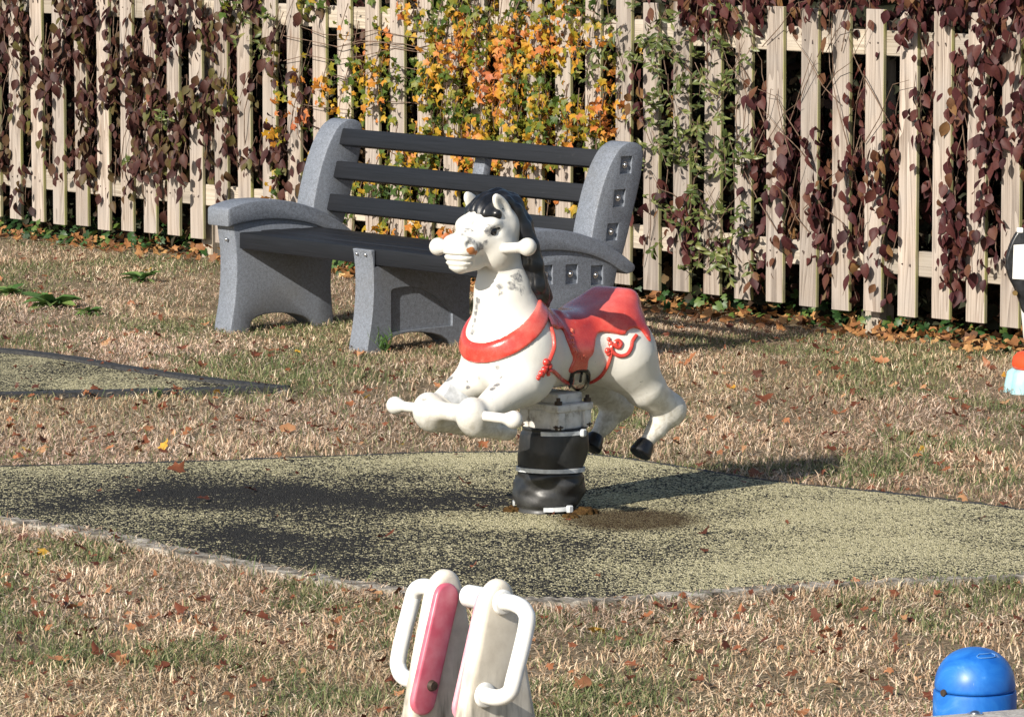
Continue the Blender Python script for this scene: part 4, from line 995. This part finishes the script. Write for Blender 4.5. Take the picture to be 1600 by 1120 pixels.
# ================================================================== two-panel rocker in the foreground
RD = 8.4
RN = np.array([.65, -.76, 0]); RN /= np.linalg.norm(RN); RD_ = np.array([-RN[1], RN[0], 0])          # panel normal, panel depth direction
if RD_[1] < 0: RD_ = -RD_
RP = at_depth(716, 900, RD); RO = np.array([RP[0], RP[1], 0.0])
rocker = empty('spring_rocker', RO, math.atan2(RD_[1], RD_[0]))   # local x to the back of the panels, -y to their right face
tag(rocker, 'cream two panel spring rocker with pink plates and white handles in the foreground', 'spring rocker')
RM = Matrix.Translation(Vector(RO)) @ Matrix.Rotation(math.atan2(RD_[1], RD_[0]), 4, 'Z'); RMI = RM.inverted()
def rl(px, py, yl):
    """rocker-local (x,z) on the plane y=yl"""
    p0 = np.array(RM @ Vector((0, yl, 0))); n = np.array(RM.to_3x3() @ Vector((0, 1, 0))); p = RMI @ Vector(on_plane(px, py, p0, n)); return (p.x, p.z)
yR = -.118                                                             # outer (right) face of the near panel
outer = [rl(x, y, yR) for x, y in [(728, 1120), (742, 1040), (757, 960), (764, 932), (775, 914), (788, 906), (800, 912), (808, 930), (818, 980), (829, 1050), (841, 1120)]]
sl_f = (outer[0][0] - outer[1][0]) / (outer[0][1] - outer[1][1]); sl_b = (outer[-1][0] - outer[-2][0]) / (outer[-1][1] - outer[-2][1])
zl = .22
outer = [(outer[0][0] + sl_f * (zl - outer[0][1]), zl)] + outer + [(outer[-1][0] + sl_b * (zl - outer[-1][1]), zl)]
yI_ = yR + .146
prof = [tuple(p) for p in smooth_path(outer, 4)]
for y1 in (yR, yI_):
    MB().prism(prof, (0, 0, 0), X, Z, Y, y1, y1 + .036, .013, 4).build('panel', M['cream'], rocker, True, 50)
# pink plates on the inner faces
yI = yI_
def pill(a, b, r, n=10):
    a, b = np.array(a), np.array(b); d = (b - a) / np.linalg.norm(b - a); p = np.array([-d[1], d[0]]); out = []
    for i in range(n + 1): t = math.pi * i / n; out.append(tuple(b + p * r * math.cos(t) + d * r * math.sin(t)))
    for i in range(n + 1): t = math.pi * i / n; out.append(tuple(a - p * r * math.cos(t) - d * r * math.sin(t)))
    return out
a_ = rl(664, 1094, yI - .014); b_ = rl(700, 934, yI - .014)
pill_p = pill(a_, b_, .027)
pp = MB().prism(pill_p, (0, 0, 0), X, Z, Y, yI - .015, yI - .0005, .005, 3).build('inner_plate', M['pink'], rocker, True, 50)
bc = rl(677, 1071, yI - .02); MB().cyl((bc[0], yI - .0235, bc[1]), (bc[0], yI - .015, bc[1]), .008, .0105, 16).cyl((bc[0], yI - .0241, bc[1]), (bc[0], yI - .0233, bc[1]), .004, n=6).build('bolt', M['rusty'], pp)
q_ = MB().prism([(p[0] + .016, p[1]) for p in pill_p], (0, 0, 0), X, Z, Y, yR + .0365, yR + .047, .004, 3).build('inner_plate', M['pink_faded'], rocker, True, 50)
tag(q_, 'faded pink plate on the inner side of the right panel')
ct = rl(766, 937, yR + .06)
MB().cyl((ct[0], yI - .02, ct[1]), (ct[0], yR + .06, ct[1]), .0205, n=24, bevel=.006).build('crossbar', M['tube'], rocker)
def handle(y0, sgn, top, bot):
    (x0, z0), (x1, z1) = top, bot; e = .066 * sgn
    pts = smooth_path([(x0, y0 - .004 * sgn, z0), (x0, y0 + e * .55, z0 + .001), (x0 + .002, y0 + e * .93, z0 - .010), (x0 - .002, y0 + e * 1.05, z0 - .036), (x1 + .012, y0 + e * 1.05, z1 + .040), (x1 + .006, y0 + e * .95, z1 + .012), (x1, y0 + e * .55, z1), (x1, y0 - .004 * sgn, z1)], 7)
    mb = MB().tube(pts, .0150, 18)
    for (xx, zz) in (top, bot): mb.cyl((xx, y0 + .0005 * sgn, zz), (xx, y0 + .008 * sgn, zz), .0235, .0215, 24, True, .002)
    return mb.build('handle', M['tube'], rocker)
handle(yR, -1, rl(784, 940, yR), rl(756, 1085, yR))
handle(yI + .036, 1, (rl(784, 940, yR)[0], rl(784, 940, yR)[1]), (rl(756, 1085, yR)[0], rl(756, 1085, yR)[1]))
xc = sum(p[0] for p in prof) / len(prof)
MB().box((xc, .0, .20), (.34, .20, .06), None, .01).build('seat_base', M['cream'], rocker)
hel = [(xc + .055 * math.cos(a), .055 * math.sin(a), .02 + .15 * a / (10 * math.pi)) for a in np.linspace(0, 10 * math.pi, 160)]
MB().tube(hel, .010, 8).build('coil_spring', M['rusty'], rocker)

# ================================================================== blue domed post and the timber beam before it
DP = at_depth(1523.5, 1060, 8.54); dpost = empty('domed_post', (DP[0], DP[1], 0)); tag(dpost, 'blue plastic dome topped post behind the grey timber beam', 'post')
zs = float(at_depth(1523, 1077, 8.54)[2]); zt = float(at_depth(1523, 1011, 8.54)[2]); rD = 64 / FPX * 8.68
def lathe(prof_, n=48):
    m = bmesh.new(); rings = []
    for (r, z) in prof_: rings.append([m.verts.new((r * math.cos(2 * math.pi * i / n), r * math.sin(2 * math.pi * i / n), z)) for i in range(n)])
    for A, B in zip(rings[:-1], rings[1:]):
        for i in range(n): m.faces.new((A[i], A[(i + 1) % n], B[(i + 1) % n], B[i]))
    m.faces.new(rings[-1]); m.faces.new(rings[0][::-1]); return m
hh = zt - zs
dome = [(rD * .97, zs + .0015), (rD * .985, zs + .006)] + [(rD * .985 * math.cos(t) ** .9, zs + .006 + (hh - .006) * math.sin(t) ** .95) for t in np.linspace(.05, math.pi / 2 - .03, 18)]
m = lathe(dome); me = bpy.data.meshes.new('dome_cap'); m.to_mesh(me); m.free(); dcap = link_mesh('dome_cap', me, M['blue'], dpost, True)
dv = np.array([v.co[:] for v in me.vertices])
add_attr(dcap, 'scuff_glint', blob(dv, [((.062, -.018, zs + .022), (.030, .028, .04), .8), ((.032, -.02, zt - .012), (.040, .035, .02), .55), ((-.03, -.03, zt - .02), (.03, .03, .02), .4), ((-.01, -.07, zs + .02), (.014, .02, .025), .6)]))  # pale scuffs; the last blob paints the glint low on the front
m = lathe([(rD * 1.02, 0), (rD * 1.02, zs - .008), (rD * 1.005, zs - .001), (rD * .95, zs)]); me = bpy.data.meshes.new('post_body'); m.to_mesh(me); m.free(); o = link_mesh('post_body', me, M['blue'], dpost, True); me.set_sharp_from_angle(angle=R(50)); add_attr(o, 'scuff_glint', np.zeros(len(me.vertices)))
aa = R(-90 - 54); sz_ = float(at_depth(1471, 1086, 8.47)[2])
MB().cyl((rD * 1.0 * math.cos(aa), rD * 1.0 * math.sin(aa), sz_), (rD * 1.05 * math.cos(aa), rD * 1.05 * math.sin(aa), sz_), .007, .006, 12).build('screw', M['rusty'], dpost)
# faint moulded cartouche near the top of the dome
def dome_pt(ang, f, lift=.001):
    t = .05 + (math.pi / 2 - .08) * f; r = (rD * .985 * math.cos(t) ** .9 + lift); return Vector((r * math.cos(ang), r * math.sin(ang), zs + .006 + (hh - .006) * math.sin(t) ** .95 + lift * math.sin(t)))
a0, a1 = R(-92), R(-38); loop = [(a0, .66), (a0 + .06, .615)] + [(a, .61) for a in np.linspace(a0 + .15, a1 - .1, 8)] + [(a1, .66), (a1 - .06, .715)] + [(a, .72) for a in np.linspace(a1 - .15, a0 + .15, 8)]
MB().tube([dome_pt(a, f) for a, f in loop], .0009, 6, True).build('moulded_mark', M['blue_pale'], dpost)

w0 = G(1428, 1119, .44); w1 = G(1640, 1102, .44); wd = (w1 - w0); wd[2] = 0; wl = np.linalg.norm(wd); wd /= wl; wnn = np.array([wd[1], -wd[0], 0])
beam = empty('timber_beam', (w0[0], w0[1], 0), math.atan2(wd[1], wd[0])); tag(beam, 'weathered grey timber beam with a bolt, cut by the bottom right corner', 'beam')
MB().box((.55, -.06, .395), (1.1, .12, .09), None, .008, 2).build('plank', M['beam'], beam)
bpx = G(1507, 1109, .44) - np.array([w0[0], w0[1], 0]); MB().sphere((float(bpx @ wd), float(bpx @ -wnn) if float(bpx @ -wnn) < -.005 else -.02, .441), .010, 14, 8, (1, 1, .6)).cyl((float(bpx @ wd), -.02, .4395), (float(bpx @ wd), -.02, .442), .014, n=14).build('bolt', M['steel'], beam)
for xx in (.12, .98): MB().box((xx, -.06, .174), (.09, .09, .352), None, .005, 1).build('leg', M['beam'], beam)

# ================================================================== cropped rocker at the right edge
EP = G(1637, 612); er = empty('animal_rocker', (EP[0], EP[1], 0)); tag(er, 'black and white rocker on a pale blue base, cut by the right edge', 'spring rocker')
m = bmesh.new(); n = 72; rings = []
for (r, z, a) in [(.150, 0, .010), (.146, .03, .010), (.138, .075, .009), (.128, .085, .005), (.06, .087, 0)]:
    rings.append([m.verts.new(((r + a * math.cos(12 * 2 * math.pi * i / n)) * math.cos(2 * math.pi * i / n), (r + a * math.cos(12 * 2 * math.pi * i / n)) * math.sin(2 * math.pi * i / n), z)) for i in range(n)])
for A, B in zip(rings[:-1], rings[1:]):
    for i in range(n): m.faces.new((A[i], A[(i + 1) % n], B[(i + 1) % n], B[i]))
m.faces.new(rings[-1]); me = bpy.data.meshes.new('base'); m.to_mesh(me); m.free(); link_mesh('base', me, M['skyblue'], er, True)
m = lathe([(.125, .085), (.130, .10), (.126, .125), (.112, .14), (.05, .145)]); me = bpy.data.meshes.new('foot_ring'); m.to_mesh(me); m.free(); link_mesh('foot_ring', me, M['orange'], er, True)
m = lathe([(.075, .14), (.090, .20), (.100, .30), (.103, .40), (.098, .50), (.085, .57), (.060, .62), (.03, .645)]); me = bpy.data.meshes.new('body'); m.to_mesh(me); m.free(); link_mesh('body', me, M['white_plain'], er, True)
# black wing panel on the left side
WPx = [(1577, 388), (1584, 372), (1592, 361), (1604, 358), (1622, 362), (1626, 420), (1618, 470), (1606, 492), (1598, 486), (1592, 468), (1585, 450), (1576, 432), (1572, 410)]
wy = EP[1] - .10; wp = [on_plane(x, y, (0, wy, 0), np.array([0, 1, 0])) for x, y in WPx]
wp = [tuple(p) for p in smooth_path([(p[0] - EP[0], p[2]) for p in wp], 3, True)]
MB().prism(wp, (0, -.10, 0), X, Z, Y, -.0, .05, .014, 3).build('wing', M['black'], er, True, 50)
q = [on_plane(x, y, (0, wy - .004, 0), np.array([0, 1, 0])) for x, y in [(1584, 383), (1616, 381), (1614, 438), (1582, 436)]]
MB().prism([(p[0] - EP[0], p[2]) for p in q], (0, -.10, 0), X, Z, Y, -.004, -.0005, .001, 1).build('sticker', M['white_plain'], er, False)
bpt = on_plane(1586, 458, (0, wy - .012, 0), np.array([0, 1, 0])); MB().cyl((bpt[0] - EP[0], -.118, bpt[2]), (bpt[0] - EP[0], -.098, bpt[2]), .009, n=10).build('bolt', M['brass'], er)
bpt = on_plane(1594, 360, (0, wy, 0), np.array([0, 1, 0])); MB().box((bpt[0] - EP[0], -.09, bpt[2]), (.022, .03, .018), None, .003).build('cap', M['white_plain'], er)

# ================================================================== lawn
def in_poly(P, x, y):
    P = np.array([[p[0], p[1]] for p in P]); ins = np.zeros(x.shape, bool); N = len(P)
    for i in range(N):
        a, b = P[i], P[(i + 1) % N]; c_ = ((a[1] <= y) & (b[1] > y)) | ((b[1] <= y) & (a[1] > y)); ins ^= c_ & (x < a[0] + (y - a[1]) / (b[1] - a[1] + 1e-12) * (b[0] - a[0]))
    return ins
def vnoise(x, y, sc, seed):
    r = np.random.default_rng(seed); T = r.random((64, 64)); u_, v_ = x * sc + 31.7, y * sc + 17.3; i, j = np.floor(u_).astype(int), np.floor(v_).astype(int); fu, fv_ = u_ - i, v_ - j
    fu = fu * fu * (3 - 2 * fu); fv_ = fv_ * fv_ * (3 - 2 * fv_); g = lambda a, b: T[a % 64, b % 64]
    return (g(i, j) * (1 - fu) + g(i + 1, j) * fu) * (1 - fv_) + (g(i, j + 1) * (1 - fu) + g(i + 1, j + 1) * fu) * fv_
def fence_off(x, y): return (x - FO[0]) * FN[0] + (y - FO[1]) * FN[1]
NB = 740000
ys = 9.9 + (23.9 - 9.9) * RNG.random(NB) ** 1.2; half = ys * 0.108 + 0.95; xs = (RNG.random(NB) * 2 - 1) * half
big_pad = pad_poly
keep = ~in_poly(pad_poly, xs, ys) & ~in_poly(pad2_poly, xs, ys) & (fence_off(xs, ys) > 0.05 + 0.1 * RNG.random(NB))
thin = vnoise(xs, ys * .8, 2.6, 31) * .6 + vnoise(xs, ys * .8, 8, 32) * .4
keep &= RNG.random(NB) > np.clip((thin - .52) * 3.2, 0, .72)
xs, ys = xs[keep], ys[keep]; N = len(xs)
gn = 0.55 * vnoise(xs, ys * .75, 1.7, 1) + 0.3 * vnoise(xs, ys * .75, 5, 2) + 0.15 * vnoise(xs, ys, 16, 3)
near = np.clip((13.0 - ys) / 3.0, 0, 1); farz = np.clip((ys - 17.4) / 2.1, 0, 1)
gp = np.clip((gn - 0.45 + 0.06 * near - 0.10 * farz) / 0.13, 0, 1) * 0.8 + 0.05
green = RNG.random(N) < gp * 0.72 + 0.05
lie = RNG.random(N) < np.where(green, 0.15, 0.35 + 0.4 * (vnoise(xs, ys * .8, 5, 41) > .55))
bare = vnoise(xs, ys, 3.1, 9)
Ls = np.where(green, RNG.uniform(.022, .052, N), RNG.uniform(.014, .040, N)) * (0.75 + 0.5 * vnoise(xs, ys, 4, 5)); Ls *= np.where(farz > .3, .8, 1) * np.where(RNG.random(N) < .03, 1.7, 1)
wd_ = np.where(green, RNG.uniform(.0018, .0034, N), RNG.uniform(.0016, .0042, N))
az = RNG.uniform(0, 2 * math.pi, N); el = np.where(lie, RNG.uniform(.03, .45, N), RNG.uniform(.55, 1.4, N))
dx_, dy_, dz_ = np.cos(az) * np.cos(el), np.sin(az) * np.cos(el), np.sin(el)
bend = RNG.uniform(0.2, 0.9, N) * np.where(lie, .3, 1); wa = az + math.pi / 2 + RNG.uniform(-.9, .9, N); wx, wy_ = np.cos(wa) * wd_ / 2, np.sin(wa) * wd_ / 2
z0 = np.where(lie, RNG.uniform(.002, .018, N), 0.0)
p0 = np.stack([xs, ys, z0], 1); d0 = np.stack([dx_, dy_, dz_], 1)
p1 = p0 + d0 * (Ls * .55)[:, None]; d1 = d0 + np.stack([np.cos(az) * bend * .6, np.sin(az) * bend * .6, -bend * .7], 1); d1 /= np.linalg.norm(d1, axis=1)[:, None]
p2 = p1 + d1 * (Ls * .45)[:, None]; p2[:, 2] = np.maximum(p2[:, 2], .003)
wv = np.stack([wx, wy_, np.zeros(N)], 1)
V = np.stack([p0 - wv, p0 + wv, p1 + wv * .9, p1 - wv * .9, p2], 1).reshape(-1, 3)
b5 = (np.arange(N) * 5)[:, None]; LQ = np.concatenate([b5 + np.array([[0, 1, 2, 3]]), b5 + np.array([[3, 2, 4]])], 1).ravel(); SS = np.tile([4, 3], N)
me = np_mesh('lawn_grass', V, LQ, SS)
straw = np.array([[.60, .44, .31], [.70, .55, .41], [.50, .345, .235], [.37, .23, .15], [.78, .65, .52], [.25, .15, .09]]); grn = np.array([[.10, .135, .05], [.15, .18, .07], [.075, .11, .04], [.22, .225, .10], [.30, .28, .15]])
cs = straw[RNG.choice(6, N, p=[.26, .24, .2, .12, .1, .08])]; cg = grn[RNG.integers(0, 5, N)]
tone = vnoise(xs, ys * .8, 2.2, 12); cs = cs * (0.70 + 0.5 * tone)[:, None] * np.stack([np.ones(N), .97 + .06 * vnoise(xs, ys, 1.1, 21), .90 + .16 * vnoise(xs, ys, 1.3, 22)], 1)
cc = np.where(green[:, None], cg, cs) * RNG.uniform(.8, 1.2, (N, 1))
ca = me.color_attributes.new('blade', 'FLOAT_COLOR', 'POINT'); col = np.ones((N, 5, 4), np.float32); col[:, :, :3] = cc[:, None, :]; ca.data.foreach_set('color', col.ravel())
tag(link_mesh('lawn_grass', me, M['grass']), 'short dry straw coloured lawn with green patches', 'grass', kind='stuff')
# crumbs of broken leaf and short thatch among the blades
items = []
for _ in range(1500):
    y = 10.1 + 13.2 * random.random(); x = rnd(-1, 1) * (y * .108 + .4)
    if fence_off(x, y) < .12: continue
    if in_poly(pad_poly, np.array([x]), np.array([y]))[0] and random.random() > .06: continue
    items.append(('curled', random.randrange(6), (x, y, rnd(.016, .03)), frame((rnd(-1, 1), rnd(-1, 1), rnd(-.4, .4)), (rnd(-.6, .6), rnd(-.8, .4), 1)), rnd(.012, .026)))
tag(joined_leaves('leaf_crumbs', items, M['fall_brown']), 'brown leaf crumbs scattered through the lawn', 'leaf litter', kind='stuff')

# ---- fallen leaves one can pick out
FALLM = {'brown': ('brown curled', M['fall_brown']), 'orange': ('orange tan', M['fall_orange']), 'yellow': ('bright yellow', M['fall_yellow'])}
PRUB = np.array([G(853, 803)[1]])
def zone(x, y):
    if in_poly(pad_poly, np.array([x]), np.array([y]))[0]: return 'on the worn rubber surface'
    if y > 17.6: return 'on the bare grass near the fence' if x < .3 else 'on the grass right of the bench'
    if y > PRUB[0]: return 'on the grass left of the horse' if x < -.3 else 'on the grass right of the horse'
    return 'on the front lawn left of the cream rocker' if x < -.15 else 'on the front lawn right of the cream rocker'
LEAVES = {}
def fallen(x, y, kind_, size, z=.022):
    kd = 'maple' if (kind_ == 'yellow' or random.random() < .35) else 'curled'
    o = bpy.data.objects.new('fallen_leaf', leaf_mesh(kd, random.randrange(6), FALLM[kind_][1])); COL.objects.link(o)
    m3 = frame((rnd(-1, 1), rnd(-1, 1), rnd(-.3, .4)), (rnd(-.6, .6), rnd(-.9, .2), 1)); o.matrix_world = Matrix.Translation((x, y, z)) @ m3.to_4x4() @ Matrix.Diagonal((size, size, size, 1))
    LEAVES.setdefault((FALLM[kind_][0], zone(x, y)), []).append((y, o))
    return o
for px, py, kd_ in [(572, 628, 'yellow'), (1440, 710, 'yellow'), (928, 992, 'yellow'), (38, 708, 'yellow'), (910, 1085, 'orange'), (1060, 1012, 'brown'), (85, 1042, 'orange'), (180, 1040, 'brown'), (255, 1058, 'brown'), (285, 968, 'brown'), (310, 985, 'orange'), (62, 872, 'yellow'), (1290, 1000, 'orange'), (505, 605, 'brown'), (420, 555, 'orange'), (310, 578, 'brown'), (1180, 595, 'brown'), (1130, 590, 'orange'), (1075, 575, 'orange'), (400, 563, 'brown'), (1310, 655, 'orange'), (1190, 632, 'brown'), (1500, 660, 'brown'), (452, 680, 'orange'), (250, 640, 'brown'), (55, 615, 'brown'), (145, 613, 'brown'), (70, 710, 'orange'), (1180, 750, 'brown'), (1485, 715, 'brown')]:
    g_ = G(px, py); fallen(g_[0], g_[1], kd_, rnd(.045, .062))
items_s = {'brown': [], 'orange': [], 'yellow': []}; cntl = 0
while cntl < 620:
    y = 10.2 + 12.3 * random.random() ** .95; x = rnd(-1, 1) * (y * .108 + .1)
    if fence_off(x, y) < .25 or in_poly(pad_poly, np.array([x]), np.array([y]))[0] or in_poly(pad2_poly, np.array([x]), np.array([y]))[0]: continue
    if y > 17.5 and x < 0 and random.random() < .6: continue
    kind_ = random.choices(['brown', 'orange', 'yellow'], [.6, .37, .03])[0]; cntl += 1
    if cntl < 42: fallen(x, y, kind_, rnd(.034, .054))
    else: items_s[kind_].append(('maple' if random.random() < .4 else 'curled', random.randrange(6), (x, y, rnd(.014, .026)), frame((rnd(-1, 1), rnd(-1, 1), rnd(-.4, .4)), (rnd(-.7, .7), rnd(-.9, .3), 1)), rnd(.024, .042)))
for kd_, it_ in items_s.items(): tag(joined_leaves('leaf_litter', it_, FALLM[kd_][1]), 'small ' + FALLM[kd_][0] + ' leaves strewn through the grass', 'leaf litter', kind='stuff')
for px, py in [(278, 743), (392, 775), (318, 790), (727, 765), (750, 803), (716, 720), (1098, 735), (1104, 840), (600, 850)]:
    g_ = G(px, py); fallen(g_[0], g_[1], 'brown', rnd(.04, .055), .022)

ORD = ['nearest the camera', 'second nearest the camera', 'third nearest the camera', 'fourth nearest the camera', 'fifth nearest the camera', 'sixth nearest the camera', 'seventh nearest the camera', 'eighth nearest the camera', 'ninth nearest the camera', 'tenth nearest the camera', 'eleventh nearest the camera', 'twelfth nearest the camera', 'thirteenth nearest the camera', 'fourteenth nearest the camera', 'fifteenth nearest the camera', 'sixteenth nearest the camera', 'seventeenth nearest the camera', 'eighteenth nearest the camera']
for (kd_, zn_), lst in LEAVES.items():
    lst.sort(key=lambda q: q[0])
    for i, (_, o) in enumerate(lst): tag(o, kd_ + ' leaf ' + zn_ + (', ' + ORD[min(i, 17)] if len(lst) > 1 else ''), 'leaf', kd_ + ' leaves fallen ' + zn_)

# ---- weeds
def weed(px, py, n, size, lab, upright):
    p = G(px, py); items = []
    for i in range(n):
        a = 2 * math.pi * i / n + rnd(-.3, .3); e = rnd(*upright)
        items.append(('lance', random.randrange(6), (p[0], p[1], .01), frame((math.cos(a) * math.cos(e), math.sin(a) * math.cos(e), math.sin(e)), (-math.cos(a) * math.sin(e), -math.sin(a) * math.sin(e), math.cos(e))), size * rnd(.7, 1.15)))
    return plant('broadleaf_weed', lab, 'weed', M['weed'], items, (p[0], p[1], 0), None, 'broadleaf weeds in the lawn')
weed(82, 482, 24, .125, 'largest broad leaved weed rosette on the dry lawn at left', (.1, .75))
weed(14, 462, 18, .082, 'grey green weed tuft in the lawn at the left edge', (.15, .8))
weed(138, 492, 20, .072, 'low dark green weed in front of the largest rosette', (.05, .55))
weed(222, 442, 18, .10, 'bright green weed rosette between the fence and the bench', (.2, .9))
def grass_tuft(px, py, n, L, lab):
    p = G(px, py); mb = MB()
    root = empty('grass_tuft', (p[0], p[1], 0)); tag(root, lab, 'grass tuft')
    for i in range(n):
        a = rnd(0, 6.28); s_ = rnd(.2, .9); l_ = L * rnd(.6, 1.1); w = .003
        q = [Vector((rnd(-.02, .02), rnd(-.02, .02), 0)) + Vector((math.cos(a) * s_ * f * l_ * .8, math.sin(a) * s_ * f * l_ * .8, l_ * (f - .3 * s_ * f * f))) for f in (0, .35, .7, 1)]
        sd_ = Vector((-math.sin(a), math.cos(a), 0)) * w; vv = []
        for j, c_ in enumerate(q): k_ = (1, .95, .7, .08)[j]; vv.append((mb.b.verts.new(c_ - sd_ * k_), mb.b.verts.new(c_ + sd_ * k_)))
        for A, B in zip(vv[:-1], vv[1:]): mb.b.faces.new((A[0], A[1], B[1], B[0]))
    mb.build('blades', M['weed'], root, True)
grass_tuft(603, 552, 26, .13, 'green grass tuft against the middle foot of the bench')
grass_tuft(352, 518, 10, .05, 'short grass tuft against the left foot of the bench')
grass_tuft(245, 620, 14, .05, 'grass tuft over the black edge of the far rubber surface')
